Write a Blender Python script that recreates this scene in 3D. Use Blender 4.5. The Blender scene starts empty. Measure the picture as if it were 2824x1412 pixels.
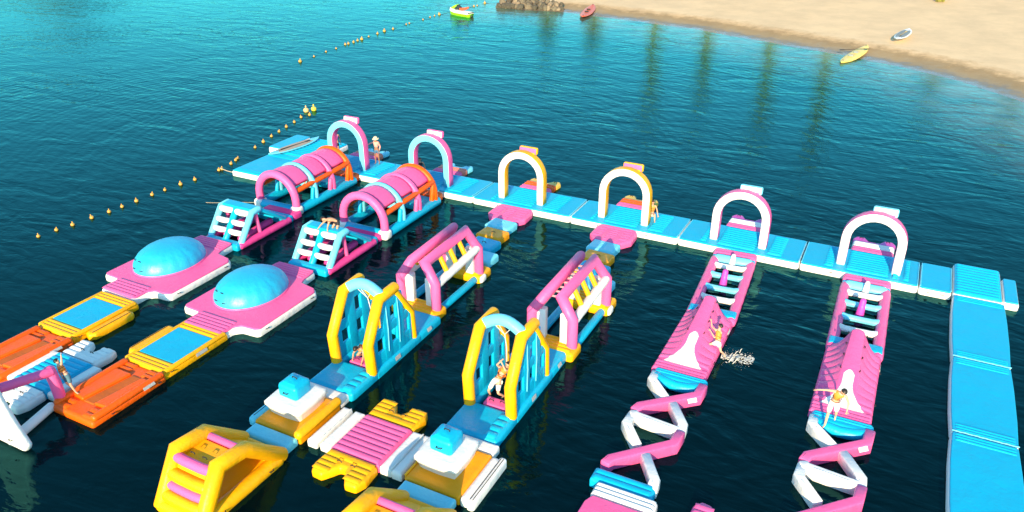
import bpy, bmesh, math, random
import numpy as np
from mathutils import Vector, Matrix, noise
rnd = random.Random(7)
R = math.radians
sc = bpy.context.scene
col = sc.collection

# ------------------------------------------------------------------ camera, sky, sun
D = 0.35                                   # height of the inflatable decks above the water
cam = bpy.data.objects.new('camera', bpy.data.cameras.new('camera')); col.objects.link(cam)
yaw, pitch, roll, fl = -0.47386, 0.46866, -0.00196, 2150.13
cam.location = (28.7304, -36.0682, 16.9653 + D)
fw = Vector((math.sin(yaw)*math.cos(pitch), math.cos(yaw)*math.cos(pitch), -math.sin(pitch)))
rt = Vector((math.cos(yaw), -math.sin(yaw), 0)); up = rt.cross(fw)
rt2 = rt*math.cos(roll) + up*math.sin(roll); up2 = up*math.cos(roll) - rt*math.sin(roll)
cam.rotation_euler = Matrix((rt2, up2, -fw)).transposed().to_euler()
cam.data.sensor_width = 36; cam.data.lens = fl/2824*36
cam.data.clip_end = 8000
sc.camera = cam
SUN_EL, SUN_AZ = R(19.5), R(14)            # azimuth measured from -Y towards +X
sd = Vector((math.sin(SUN_AZ)*math.cos(SUN_EL), -math.cos(SUN_AZ)*math.cos(SUN_EL), math.sin(SUN_EL)))
w = bpy.data.worlds.new('World'); sc.world = w; w.use_nodes = True
nt = w.node_tree; bg = nt.nodes['Background']
sky = nt.nodes.new('ShaderNodeTexSky'); sky.sky_type = 'NISHITA'; sky.sun_disc = False
sky.sun_elevation = SUN_EL; sky.sun_rotation = math.pi - SUN_AZ
sky.air_density = 1.0; sky.dust_density = 0.3; sky.ozone_density = 3.0
tint = nt.nodes.new('ShaderNodeMix'); tint.data_type = 'RGBA'; tint.blend_type = 'MULTIPLY'
tint.inputs['Factor'].default_value = 1.0; tint.inputs['B'].default_value = (0.66, 0.93, 0.84, 1)
nt.links.new(sky.outputs[0], tint.inputs['A']); nt.links.new(tint.outputs['Result'], bg.inputs[0])
bg.inputs[1].default_value = 0.15
sl = bpy.data.lights.new('sun', 'SUN'); sl.energy = 3.4; sl.angle = R(0.5); sl.color = (1.0, 0.74, 0.45)
so = bpy.data.objects.new('sun', sl); col.objects.link(so); so.rotation_euler = sd.to_track_quat('Z', 'Y').to_euler()
so.location = (0, -40, 40)
sc.view_settings.view_transform = 'Standard'; sc.view_settings.look = 'None'
sc.view_settings.exposure = 1.42; sc.view_settings.gamma = 1; sc.view_settings.use_curve_mapping = False

# ------------------------------------------------------------------ materials
def nodes(name):
    m = bpy.data.materials.new(name); m.use_nodes = True
    return m, m.node_tree, m.node_tree.nodes['Principled BSDF']
def N(t, typ, **kw):
    n = t.nodes.new(typ)
    for k, v in kw.items(): setattr(n, k, v)
    return n
def vinyl(name, c, rough=0.38, dirt=0.25, spec=0.3):
    """welded PVC tarpaulin: soft sheen, wrinkles towards the seams, water marks and grime"""
    m, t, p = nodes(name)
    p.inputs['Roughness'].default_value = rough; p.inputs['Specular IOR Level'].default_value = spec
    tc = N(t, 'ShaderNodeTexCoord')
    n1 = N(t, 'ShaderNodeTexNoise'); n1.inputs['Scale'].default_value = 1.7; n1.inputs['Detail'].default_value = 6; n1.inputs['Roughness'].default_value = .65
    t.links.new(tc.outputs['Object'], n1.inputs['Vector'])
    r = N(t, 'ShaderNodeMapRange'); r.inputs[1].default_value = .35; r.inputs[2].default_value = .75; r.inputs[3].default_value = 0; r.inputs[4].default_value = dirt
    t.links.new(n1.outputs[0], r.inputs[0])
    mx = N(t, 'ShaderNodeMix', data_type='RGBA'); mx.inputs['A'].default_value = (*c, 1)
    mx.inputs['B'].default_value = tuple(x*.72+.02 for x in c)+(1,)
    t.links.new(r.outputs[0], mx.inputs['Factor']); t.links.new(mx.outputs['Result'], p.inputs['Base Color'])
    # speckle of dried salt / scuffs
    n2 = N(t, 'ShaderNodeTexNoise'); n2.inputs['Scale'].default_value = 5.5; n2.inputs['Detail'].default_value = 5; n2.inputs['Distortion'].default_value = .8
    t.links.new(tc.outputs['Object'], n2.inputs['Vector'])
    n3 = N(t, 'ShaderNodeTexNoise'); n3.inputs['Scale'].default_value = 1.1; n3.inputs['Detail'].default_value = 2
    t.links.new(tc.outputs['Object'], n3.inputs['Vector'])
    ad = N(t, 'ShaderNodeMath', operation='MULTIPLY_ADD'); ad.inputs[1].default_value = 2.5
    t.links.new(n3.outputs[0], ad.inputs[0]); t.links.new(n2.outputs[0], ad.inputs[2])
    b = N(t, 'ShaderNodeBump'); b.inputs['Strength'].default_value = .5; b.inputs['Distance'].default_value = .035
    t.links.new(ad.outputs[0], b.inputs['Height']); t.links.new(b.outputs[0], p.inputs['Normal'])
    rr = N(t, 'ShaderNodeMapRange'); rr.inputs[3].default_value = rough-.1; rr.inputs[4].default_value = rough+.15
    t.links.new(n2.outputs[0], rr.inputs[0]); t.links.new(rr.outputs[0], p.inputs['Roughness'])
    return m
def plain(name, c, rough=.6, metal=0, var=.2, scale=8, bump=0):
    m, t, p = nodes(name)
    tc = N(t, 'ShaderNodeTexCoord'); n1 = N(t, 'ShaderNodeTexNoise'); n1.inputs['Scale'].default_value = scale; n1.inputs['Detail'].default_value = 5
    t.links.new(tc.outputs['Object'], n1.inputs['Vector'])
    mx = N(t, 'ShaderNodeMix', data_type='RGBA'); mx.inputs['A'].default_value = tuple(x*(1-var) for x in c)+(1,); mx.inputs['B'].default_value = tuple(min(1, x*(1+var)) for x in c)+(1,)
    t.links.new(n1.outputs[0], mx.inputs['Factor']); t.links.new(mx.outputs['Result'], p.inputs['Base Color'])
    p.inputs['Roughness'].default_value = rough; p.inputs['Metallic'].default_value = metal
    if bump:
        b = N(t, 'ShaderNodeBump'); b.inputs['Strength'].default_value = .6; b.inputs['Distance'].default_value = bump
        t.links.new(n1.outputs[0], b.inputs['Height']); t.links.new(b.outputs[0], p.inputs['Normal'])
    return m
PINK = vinyl('pink_vinyl', (.94, .125, .36)); CYAN = vinyl('cyan_vinyl', (.001, .43, .70))
LCY = vinyl('light_cyan_vinyl', (.16, .66, .85)); WHITE = vinyl('white_vinyl', (.82, .82, .80), dirt=.18)
YEL_SHADE = vinyl('shaded_yellow_vinyl', (.95, .35, .001)); YEL = vinyl('yellow_vinyl', (.97, .44, .001)); ORA = vinyl('orange_vinyl', (.95, .115, .001))  # the first is yellow vinyl with the shade put into its colour
MAG = vinyl('magenta_vinyl', (.80, .06, .30)); GOLD = vinyl('gold_vinyl', (.80, .50, .07)); CORAL = vinyl('coral_vinyl', (.80, .22, .16))
DOMEC = vinyl('dome_vinyl', (.004, .44, .70), rough=.48, spec=.95); PALEP = vinyl('pale_pink_vinyl', (.75, .36, .46)); PURP = vinyl('purple_vinyl', (.62, .07, .45)); ORA_SHADE = vinyl('shadowed_orange_vinyl', (.55, .12, .012), rough=.6)  # the last is orange vinyl darkened to stand for a cast shadow
BLACK = plain('black_webbing', (.012, .012, .014), .7); GREYP = plain('grey_print', (.42, .43, .43), .5, var=.8, scale=38)
ROPE = plain('pale_rope', (.65, .52, .34), .8, scale=60); DROPE = plain('wet_rope', (.05, .06, .055), .7)
BUOY = plain('buoy_plastic', (.62, .33, .06), .4, var=.25, scale=6); BUOY2 = plain('yellow_buoy_plastic', (.85, .62, .06), .35); BUOY3 = plain('cream_buoy_plastic', (.85, .52, .20), .4)

# ------------------------------------------------------------------ object helpers
def tag(o, label=None, cat=None, group=None, kind=None):
    if label: o['label'] = label
    if cat: o['category'] = cat
    if group: o['group'] = group
    if kind: o['kind'] = kind
    return o
def thing(name, label, cat, loc=(0, 0, 0), rz=0, group=None):
    o = bpy.data.objects.new(name, None); col.objects.link(o)
    o.location = loc; o.rotation_euler = (0, 0, rz); o.empty_display_size = .2
    return tag(o, label, cat, group)
def dup(o, loc=None, rz=None, label=None, parent=None):
    c = o.copy(); col.objects.link(c)
    if parent is not None:
        c.parent = parent
    for ch in list(o.children): dup(ch, parent=c)
    if loc is not None: c.location = loc
    if rz is not None: c.rotation_euler = (0, 0, rz)
    if label: c['label'] = label
    return c

class MB:
    """collects shapes for ONE mesh object"""
    def __init__(s): s.v = []; s.f = []; s.mi = []
    def add(s, vs, fs, mi=0, M=None):
        k = len(s.v)
        s.v += [tuple(M @ Vector(v)) if M is not None else tuple(v) for v in vs]
        s.f += [tuple(i+k for i in f) for f in fs]; s.mi += [mi]*len(fs) if isinstance(mi, int) else list(mi)
        return s
    def sweep(s, pts, sec, up=None, caps=0.0, closed=False, mi=0, secmi=None, scale=None, M=None):
        """sweep a section (list of (a,b)) along pts with mitred joints; caps>0 rounds the ends by that length"""
        P = [Vector(p) for p in pts]; n = len(P); rings = []
        T = []
        for i in range(n):
            a = P[i-1] if (i > 0 or closed) else None; b = P[(i+1) % n] if (i < n-1 or closed) else None
            t1 = (P[i]-a).normalized() if a is not None else None; t2 = (b-P[i]).normalized() if b is not None else None
            t1 = t1 or t2; t2 = t2 or t1
            T.append((t1, t2))
        ref = Vector(up) if up else (Vector((0, 0, 1)) if abs(T[0][0].z) < .9 else Vector((0, 1, 0)))
        prev = None
        for i in range(n):
            t1, t2 = T[i]; t = (t1+t2).normalized()
            if up is None and prev is not None:
                q = prev.copy(); u = (q - t*q.dot(t)).normalized()
            else:
                u = (ref - t*ref.dot(t)).normalized()
            prev = u
            v = t.cross(u)
            k = max(.35, t1.dot(t))                       # cos of half angle
            bend = (t2-t1); bend = bend.normalized() if bend.length > 1e-5 else None
            sx = scale[i] if scale else 1
            ring = []
            for (a, b) in sec:
                o = (u*b + v*a)*sx
                if bend is not None: o += bend*(o.dot(bend))*(1/k-1)
                ring.append(P[i]+o)
            rings.append(ring)
        if caps > 0 and not closed:
            def cap(P0, ring, t):
                out = []
                for a in (.35, .7, .92):
                    out.append([P0 + (q-P0)*math.sqrt(1-a*a) + t*caps*a for q in ring])
                return out
            st = cap(P[0], rings[0], -T[0][0]); en = cap(P[-1], rings[-1], T[-1][1])
            rings = st[::-1]+rings+en
        m = len(sec); vs = [q for r in rings for q in r]; fs = []; ms = []
        L = len(rings)
        for i in range(L if closed else L-1):
            j = (i+1) % L
            for k in range(m):
                k2 = (k+1) % m
                fs.append((i*m+k, i*m+k2, j*m+k2, j*m+k)); ms.append(secmi[k] if secmi else mi)
        if not closed:
            fs.append(tuple(range(m))[::-1]); fs.append(tuple((L-1)*m+k for k in range(m))); ms += [mi, mi]
        return s.add(vs, fs, ms, M)
    def tube(s, pts, r, seg=14, cap=None, closed=False, flat=1.0, mi=0, scale=None, up=None, M=None):
        sec = [(r*math.cos(2*math.pi*k/seg), flat*r*math.sin(2*math.pi*k/seg)) for k in range(seg)]
        return s.sweep(pts, sec, caps=(r*.8 if cap is None else cap), closed=closed, mi=mi, scale=scale, up=up, M=M)
    def slab(s, outline, z0, z1, r=.1, cr=.12, mi=0, topmi=None, M=None, crown=0.0):
        """inflated slab: outline corners filleted by cr, edges rounded by r"""
        B = [tuple(p[:2]) for p in outline]
        if sum(B[i][0]*B[(i+1) % len(B)][1]-B[(i+1) % len(B)][0]*B[i][1] for i in range(len(B))) < 0: B = B[::-1]
        bd = min(max(p[0] for p in B)-min(p[0] for p in B), max(p[1] for p in B)-min(p[1] for p in B)); ex = min(.02, bd*.03)
        r = min(r, (z1-z0)/2, bd*.4)
        prof = [(r*(1-math.cos(R(a))), z0+r*(1-math.sin(R(a)))) for a in (90, 60, 30, 0)] + [(r*(1-math.cos(R(a))), z1-r*(1-math.sin(R(a)))) for a in (0, 30, 60, 90)] + [(r+ex, z1+crown*.5), (r+2*ex, z1+crown)]
        vs = []; fs = []; ms = []
        for (ins, z) in prof:
            O = fillet(inset(B, ins), max(cr-ins, .006)) if cr > 0 else inset(B, ins)
            for p in O: vs.append((p[0], p[1], z))
        n = len(vs)//len(prof)
        if n*len(prof) != len(vs): raise ValueError('slab rings differ %s' % outline)
        L = len(prof)
        for j in range(L-1):
            for i in range(n):
                i2 = (i+1) % n; fs.append((j*n+i, j*n+i2, (j+1)*n+i2, (j+1)*n+i)); ms.append(mi if (j < 6 or topmi is None) else topmi)
        fs.append(tuple(range(n))[::-1]); ms.append(mi)
        fs.append(tuple((L-1)*n+i for i in range(n))); ms.append(mi if topmi is None else topmi)
        return s.add(vs, fs, ms, M)
    def box(s, c, size, r=.05, cr=None, mi=0, M=None, crown=0.0):
        x, y, z = c; a, b, h = size[0]/2, size[1]/2, size[2]/2
        return s.slab([(x-a, y-b), (x+a, y-b), (x+a, y+b), (x-a, y+b)], z-h, z+h, r, cr if cr is not None else max(.01, min(r*1.2, a*.9, b*.9)), mi, None, M, crown)
    def ribs(s, x0, x1, y0, y1, z, n, h=.05, axis='x', ends=True, mi=0, nu=8, skirt=.05, fade=.08, M=None, p=.55):
        """padded ribs; axis = direction the ribs run in"""
        us = [0, .02, .05, .1, .5, .9, .95, .98, 1]; nv = n*8
        L = (x1-x0) if axis == 'x' else (y1-y0)
        us = sorted(set([0, min(.45, fade*.25/L*2), min(.46, fade*.6/L*2), min(.47, fade/L*2), .5]) | set(1-u for u in [0, min(.45, fade*.25/L*2), min(.46, fade*.6/L*2), min(.47, fade/L*2)]))
        vs = []; fs = []; m = len(us)
        for j in range(nv+1):
            v = j/nv; hv = abs(math.sin(math.pi*n*v))**p
            for u in us:
                d = min(u, 1-u)*L; e = max(0, min(1, math.sin(max(0, min(1, d/fade))*math.pi/2)))**.6 if ends else 1
                zz = z + h*hv*e - skirt*(1-min(1, 4*min(v, 1-v)*n/2+0))*0
                x, y = (x0+u*(x1-x0), y0+v*(y1-y0)) if axis == 'x' else (x0+v*(x1-x0), y0+u*(y1-y0))
                vs.append((x, y, zz))
        for j in range(nv):
            for i in range(m-1):
                q = (j*m+i, j*m+i+1, (j+1)*m+i+1, (j+1)*m+i); fs.append(q if axis == 'x' else q[::-1])
        return s.add(vs, fs, mi, M)
    def grid(s, nu, nv, f, mi=0, M=None, matf=None, flip=False):
        vs = [f(i/nu, j/nv) for j in range(nv+1) for i in range(nu+1)]; fs = []; ms = []
        for j in range(nv):
            for i in range(nu):
                a = j*(nu+1)+i; q = (a, a+1, a+nu+2, a+nu+1); fs.append(q[::-1] if flip else q)
                ms.append(matf((i+.5)/nu, (j+.5)/nv) if matf else mi)
        return s.add(vs, fs, ms, M)
    def ball(s, c, r, nu=14, nv=9, mi=0, M=None):
        r = (r, r, r) if not hasattr(r, '__len__') else r
        vs = [(c[0], c[1], c[2]-r[2])]; fs = []
        for j in range(1, nv):
            a = math.pi*j/nv
            for i in range(nu):
                b = 2*math.pi*i/nu; vs.append((c[0]+r[0]*math.sin(a)*math.cos(b), c[1]+r[1]*math.sin(a)*math.sin(b), c[2]-r[2]*math.cos(a)))
        vs.append((c[0], c[1], c[2]+r[2])); e = len(vs)-1
        for i in range(nu):
            i2 = (i+1) % nu; fs.append((0, 1+i2, 1+i)); fs.append((e, 1+(nv-2)*nu+i, 1+(nv-2)*nu+i2))
            for j in range(nv-2): fs.append((1+j*nu+i, 1+j*nu+i2, 1+(j+1)*nu+i2, 1+(j+1)*nu+i))
        return s.add(vs, fs, mi, M)
    def build(s, name, mats, parent=None, smooth=True, loc=None):
        me = bpy.data.meshes.new(name); me.from_pydata(s.v, [], s.f)
        for m in (mats if isinstance(mats, (list, tuple)) else [mats]): me.materials.append(m)
        for p, k in zip(me.polygons, s.mi): p.material_index = k
        if smooth: me.shade_smooth()
        bm = bmesh.new(); bm.from_mesh(me); bmesh.ops.remove_doubles(bm, verts=bm.verts, dist=1e-5); bmesh.ops.recalc_face_normals(bm, faces=bm.faces)
        bm.to_mesh(me); bm.free()
        o = bpy.data.objects.new(name, me); col.objects.link(o)
        if parent is not None: o.parent = parent
        if loc: o.location = loc
        return o
def fillet(pts, r, seg=4):
    out = []; n = len(pts)
    if r <= 0: return [tuple(p) for p in pts]
    for i in range(n):
        a, b, c = Vector(pts[i-1][:2]), Vector(pts[i][:2]), Vector(pts[(i+1) % n][:2])
        e1 = (a-b); e2 = (c-b); l1, l2 = e1.length, e2.length; e1.normalize(); e2.normalize()
        ang = e1.angle(e2)
        if ang > math.pi-.05: out.append(tuple(b)); continue
        t = min(r/math.tan(ang/2), l1*.45, l2*.45); rr = t*math.tan(ang/2)
        cen = b + (e1+e2).normalized()*(rr/math.sin(ang/2))
        p1 = b+e1*t; p2 = b+e2*t; v1 = p1-cen; v2 = p2-cen; tot = v1.angle(v2); sg = 1 if v1.x*v2.y-v1.y*v2.x > 0 else -1
        k = max(1, int(math.ceil(tot/R(90)*seg-.05)))
        for j in range(k+1):
            t_ = sg*tot*j/k; out.append((cen.x+v1.x*math.cos(t_)-v1.y*math.sin(t_), cen.y+v1.x*math.sin(t_)+v1.y*math.cos(t_)))
    return out
def inset(P, d):
    """move a counter-clockwise outline inwards by d (mitred)"""
    n = len(P); q = []
    for i in range(n):
        a, b, c = Vector(P[i-1]), Vector(P[i]), Vector(P[(i+1) % n]); e1 = (b-a).normalized(); e2 = (c-b).normalized()
        n1 = Vector((-e1.y, e1.x)); n2 = Vector((-e2.y, e2.x)); m = n1+n2
        m = m.normalized() if m.length > 1e-6 else n1
        q.append(tuple(b+m*d/max(.45, m.dot(n1))))
    return q
def rect(x0, y0, x1, y1): return [(x0, y0), (x1, y0), (x1, y1), (x0, y1)]
def roundrect_sec(a, b, r, seg=3):
    return fillet([(-a, -b), (a, -b), (a, b), (-a, b)], r, seg)
def handle(parent, p, ax=(1, 0, 0), nrm=(0, 0, 1), s=.16):
    a = Vector(ax).normalized()*s/2; n = Vector(nrm).normalized()*s*.32; p = Vector(p)
    return MB().tube([p-a, p-a*.8+n, p+a*.8+n, p+a], .016, 6, cap=.01).build('handle', BLACK, parent)
def patch(parent, c, size, rz=0, rx=0, mat=None):
    M = Matrix.Translation(c) @ Matrix.Rotation(rz, 4, 'Z') @ Matrix.Rotation(rx, 4, 'X')
    return MB().box((0, 0, 0), (size[0], size[1], .006), .002, .01, M=M).build('warning_label', mat or GREYP, parent)

# ------------------------------------------------------------------ water
SH = [(-300, 230), (-140, 150), (-60, 100), (-32, 78), (-23.5, 64), (-20.2, 57.0), (-17, 58.3), (-14.3, 59.2), (-10.8, 58.9), (-3, 57.3), (4.5, 55.8), (9.8, 53.7), (15.8, 51.2), (22, 48.8), (26.3, 46.9), (30.8, 44.1), (34.9, 40.3), (37.3, 37.1), (44, 26), (56, 4), (75, -30), (110, -90), (160, -200)]
def shore_dist(x, y):
    """signed distance to the shoreline, + on land"""
    best = 1e9; sg = 1
    for (a, b), (c, d) in zip(SH, SH[1:]):
        ex, ey = c-a, d-b; L2 = ex*ex+ey*ey; t = max(0, min(1, ((x-a)*ex+(y-b)*ey)/L2))
        dx, dy = x-a-ex*t, y-b-ey*t; q = dx*dx+dy*dy
        if q < best:
            best = q; sg = 1 if (ex*(y-b)-ey*(x-a)) > 0 else -1
    return sg*math.sqrt(best)
def axis_pts(lo, hi, step, far):
    a = list(np.arange(lo, hi+step/2, step)); k = step
    x = lo; left = []
    while x > -far: k *= 1.7; x -= k; left.append(x)
    k = step; x = hi; right = []
    while x < far: k *= 1.7; x += k; right.append(x)
    return left[::-1]+a+right
def water():
    xs = axis_pts(-40, 70, 1.25, 3000); ys = axis_pts(0, 75, 1.25, 3000)
    vs = [(x, y, 0) for y in ys for x in xs]; n = len(xs); fs = []
    for j in range(len(ys)-1):
        for i in range(n-1): fs.append((j*n+i, j*n+i+1, (j+1)*n+i+1, (j+1)*n+i))
    me = bpy.data.meshes.new('water'); me.from_pydata(vs, [], fs)
    at = me.attributes.new('shallow', 'FLOAT', 'POINT')
    val = []
    for (x, y, z) in vs:
        d = -shore_dist(x, y); val.append(max(0.0, 1-max(0, d)/13.0)**1.3 if abs(d) < 40 else 0.0)
    at.data.foreach_set('value', val)
    o = bpy.data.objects.new('water', me); col.objects.link(o); o['kind'] = 'structure'
    m, t, p0 = nodes('sea_water'); me.materials.append(m); t.nodes.remove(p0)
    dif = N(t, 'ShaderNodeBsdfDiffuse'); glo = N(t, 'ShaderNodeBsdfGlossy'); glo.inputs['Roughness'].default_value = .075; glo.inputs['Color'].default_value = (.19, .83, .84, 1)
    fre = N(t, 'ShaderNodeFresnel'); fre.inputs['IOR'].default_value = 1.31; mix = N(t, 'ShaderNodeMixShader')
    t.links.new(fre.outputs[0], mix.inputs[0]); t.links.new(dif.outputs[0], mix.inputs[1]); t.links.new(glo.outputs[0], mix.inputs[2]); t.links.new(mix.outputs[0], t.nodes['Material Output'].inputs['Surface'])
    tc = N(t, 'ShaderNodeTexCoord')
    a = N(t, 'ShaderNodeAttribute', attribute_name='shallow')
    mx = N(t, 'ShaderNodeMix', data_type='RGBA'); mx.inputs['A'].default_value = (.0001, .004, .0065, 1); mx.inputs['B'].default_value = (.20, .19, .13, 1)
    pn = N(t, 'ShaderNodeTexNoise'); pn.inputs['Scale'].default_value = .35; pn.inputs['Detail'].default_value = 4
    t.links.new(tc.outputs['Object'], pn.inputs['Vector'])
    mm = N(t, 'ShaderNodeMath', operation='MULTIPLY', use_clamp=True); pr = N(t, 'ShaderNodeMapRange'); pr.inputs[1].default_value = .3; pr.inputs[2].default_value = .6; pr.inputs[3].default_value = .4; pr.inputs[4].default_value = 1.1
    t.links.new(pn.outputs[0], pr.inputs[0]); t.links.new(pr.outputs[0], mm.inputs[1]); t.links.new(a.outputs['Fac'], mm.inputs[0])
    t.links.new(mm.outputs[0], mx.inputs['Factor']); t.links.new(mx.outputs['Result'], dif.inputs['Color'])
    def nz(scale, sx, sy, rot, det, dist=0, rough=.5):
        mp = N(t, 'ShaderNodeMapping'); mp.inputs['Rotation'].default_value = (0, 0, rot); mp.inputs['Scale'].default_value = (sx, sy, 1)
        n = N(t, 'ShaderNodeTexNoise'); n.inputs['Scale'].default_value = scale; n.inputs['Detail'].default_value = det; n.inputs['Distortion'].default_value = dist; n.inputs['Roughness'].default_value = rough
        t.links.new(tc.outputs['Object'], mp.inputs['Vector']); t.links.new(mp.outputs[0], n.inputs['Vector']); return n
    r1 = nz(1.5, .55, 1.25, R(20), 3, .5)      # ripples, crests running roughly across the view
    r2 = nz(.42, .6, 1.2, R(14), 3, .8)         # longer undulation
    r3 = nz(5.0, .7, 1.3, R(26), 2, .3)         # fine chop
    # rings that spread out from the far arches
    mp = N(t, 'ShaderNodeMapping'); mp.inputs['Location'].default_value = (3.0, -6.0, 0); wv = N(t, 'ShaderNodeTexWave', wave_type='RINGS', rings_direction='SPHERICAL'); wv.inputs['Scale'].default_value = .42; wv.inputs['Distortion'].default_value = 6.0; wv.inputs['Detail'].default_value = 2; wv.inputs['Detail Scale'].default_value = .6
    t.links.new(tc.outputs['Object'], mp.inputs['Vector']); t.links.new(mp.outputs[0], wv.inputs['Vector'])
    def mul(o_, k):
        q = N(t, 'ShaderNodeMath', operation='MULTIPLY'); q.inputs[1].default_value = k; t.links.new(o_, q.inputs[0]); return q.outputs[0]
    def add(a_, b_):
        q = N(t, 'ShaderNodeMath', operation='ADD'); t.links.new(a_, q.inputs[0]); t.links.new(b_, q.inputs[1]); return q.outputs[0]
    h = add(add(mul(r1.outputs[0], .036), mul(r2.outputs[0], .10)), add(mul(r3.outputs[0], .003), mul(wv.outputs[0], .0045)))
    b = N(t, 'ShaderNodeBump'); b.inputs['Strength'].default_value = 1.0; b.inputs['Distance'].default_value = 1.0
    # calmer near the shore and in patches
    cp = nz(.06, 1, 1, 0, 2); cr = N(t, 'ShaderNodeMapRange'); cr.inputs[1].default_value = .35; cr.inputs[2].default_value = .65; cr.inputs[3].default_value = .55; cr.inputs[4].default_value = 1.1
    t.links.new(cp.outputs[0], cr.inputs[0]); t.links.new(cr.outputs[0], b.inputs['Strength'])
    t.links.new(h, b.inputs['Height'])
    for q in (dif, glo, fre): t.links.new(b.outputs[0], q.inputs['Normal'])
water()

# ------------------------------------------------------------------ beach and hills
def beach():
    # columns follow the shoreline, rows run inland
    pts = []
    for (a, b), (c, d) in zip(SH, SH[1:]):
        L = math.hypot(c-a, d-b); k = max(1, int(L/1.2)) if L < 25 else 8
        for i in range(k): pts.append((a+(c-a)*i/k, b+(d-b)*i/k))
    pts.append(SH[-1]); n = len(pts)
    P = np.array(pts)
    for _ in range(6): P[1:-1] = (P[:-2]+2*P[1:-1]+P[2:])/4
    T = np.gradient(P, axis=0); T /= np.linalg.norm(T, axis=1)[:, None]
    for _ in range(40): T[1:-1] = (T[:-2]+T[1:-1]+T[2:])/3
    Nn = np.stack([-T[:, 1], T[:, 0]], 1); Nn /= np.linalg.norm(Nn, axis=1)[:, None]
    rows = [-14, -8, -4, -2, -1, -.4, 0, .4, .8, 1.3, 1.8, 2.4, 3, 3.6, 4.2, 5, 6, 7, 8.5, 10, 12, 15, 19, 24, 30, 38, 50, 70, 100, 150]
    def hz(d, x, y):
        if d < 0: z = .06*d
        elif d < 2.2: z = .05*d
        elif d < 5: z = .11+.14*(d-2.2)
        else: z = .50+.035*(d-5)
        if d > .5: z += .07*noise.noise(Vector((x*.8, y*.8, 0)))*min(1, d/4) + .03*noise.noise(Vector((x*2.6, y*2.6, 3)))*min(1, d/3)
        return z
    vs = []; ds = []
    for d in rows:
        for i in range(n):
            wob = .35*noise.noise(Vector((P[i, 0]*.25, P[i, 1]*.25, 5)))
            x, y = P[i]+Nn[i]*(d+wob); vs.append((x, y, hz(d, x, y))); ds.append(d)
    fs = [(j*n+i, j*n+i+1, (j+1)*n+i+1, (j+1)*n+i) for j in range(len(rows)-1) for i in range(n-1)]
    me = bpy.data.meshes.new('beach'); me.from_pydata(vs, [], fs); me.shade_smooth()
    at = me.attributes.new('inland', 'FLOAT', 'POINT'); at.data.foreach_set('value', ds)
    o = bpy.data.objects.new('beach', me); col.objects.link(o); o['kind'] = 'structure'
    m, t, p = nodes('beach_sand'); me.materials.append(m); p.inputs['Roughness'].default_value = .85
    tc = N(t, 'ShaderNodeTexCoord'); a = N(t, 'ShaderNodeAttribute', attribute_name='inland')
    n1 = N(t, 'ShaderNodeTexNoise'); n1.inputs['Scale'].default_value = .9; n1.inputs['Detail'].default_value = 8; n1.inputs['Roughness'].default_value = .7
    t.links.new(tc.outputs['Object'], n1.inputs['Vector'])
    s1 = N(t, 'ShaderNodeMath', operation='MULTIPLY_ADD'); s1.inputs[1].default_value = 5.0; s1.inputs[2].default_value = -2.5
    t.links.new(n1.outputs[0], s1.inputs[0])
    s2 = N(t, 'ShaderNodeMath', operation='ADD'); t.links.new(s1.outputs[0], s2.inputs[0]); t.links.new(a.outputs['Fac'], s2.inputs[1])
    cr = N(t, 'ShaderNodeValToRGB'); mr = N(t, 'ShaderNodeMapRange'); mr.inputs[2].default_value = 10.0
    t.links.new(s2.outputs[0], mr.inputs[0]); t.links.new(mr.outputs[0], cr.inputs[0])
    e = cr.color_ramp; e.elements[0].position = 0; e.elements[0].color = (.16, .125, .085, 1); e.elements[1].position = 1; e.elements[1].color = (.72, .52, .30, 1)
    for ps, c in ((.12, (.22, .17, .11)), (.2, (.34, .25, .14)), (.36, (.32, .215, .10)), (.47, (.56, .38, .20)), (.6, (.72, .52, .30))):
        q = e.elements.new(ps); q.color = (*c, 1)
    n2 = N(t, 'ShaderNodeTexNoise'); n2.inputs['Scale'].default_value = .25; n2.inputs['Detail'].default_value = 9; n2.inputs['Roughness'].default_value = .68
    t.links.new(tc.outputs['Object'], n2.inputs['Vector'])
    r2 = N(t, 'ShaderNodeMapRange'); r2.inputs[1].default_value = .38; r2.inputs[2].default_value = .62; r2.inputs[3].default_value = .9; r2.inputs[4].default_value = 1.06
    t.links.new(n2.outputs[0], r2.inputs[0])
    mu = N(t, 'ShaderNodeMix', data_type='RGBA', blend_type='MULTIPLY'); mu.inputs['Factor'].default_value = 1
    t.links.new(cr.outputs[0], mu.inputs['A']); t.links.new(r2.outputs[0], mu.inputs['B']); t.links.new(mu.outputs['Result'], p.inputs['Base Color'])
    n4 = N(t, 'ShaderNodeTexNoise'); n4.inputs['Scale'].default_value = 3.5; n4.inputs['Detail'].default_value = 6
    t.links.new(tc.outputs['Object'], n4.inputs['Vector'])
    b = N(t, 'ShaderNodeBump'); b.inputs['Strength'].default_value = .4; b.inputs['Distance'].default_value = .06
    t.links.new(n4.outputs[0], b.inputs['Height']); t.links.new(b.outputs[0], p.inputs['Normal'])
    wr = N(t, 'ShaderNodeMapRange'); wr.inputs[1].default_value = 0; wr.inputs[2].default_value = 2.5; wr.inputs[3].default_value = .12; wr.inputs[4].default_value = .85
    t.links.new(s2.outputs[0], wr.inputs[0]); t.links.new(wr.outputs[0], p.inputs['Roughness'])
beach()
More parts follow.
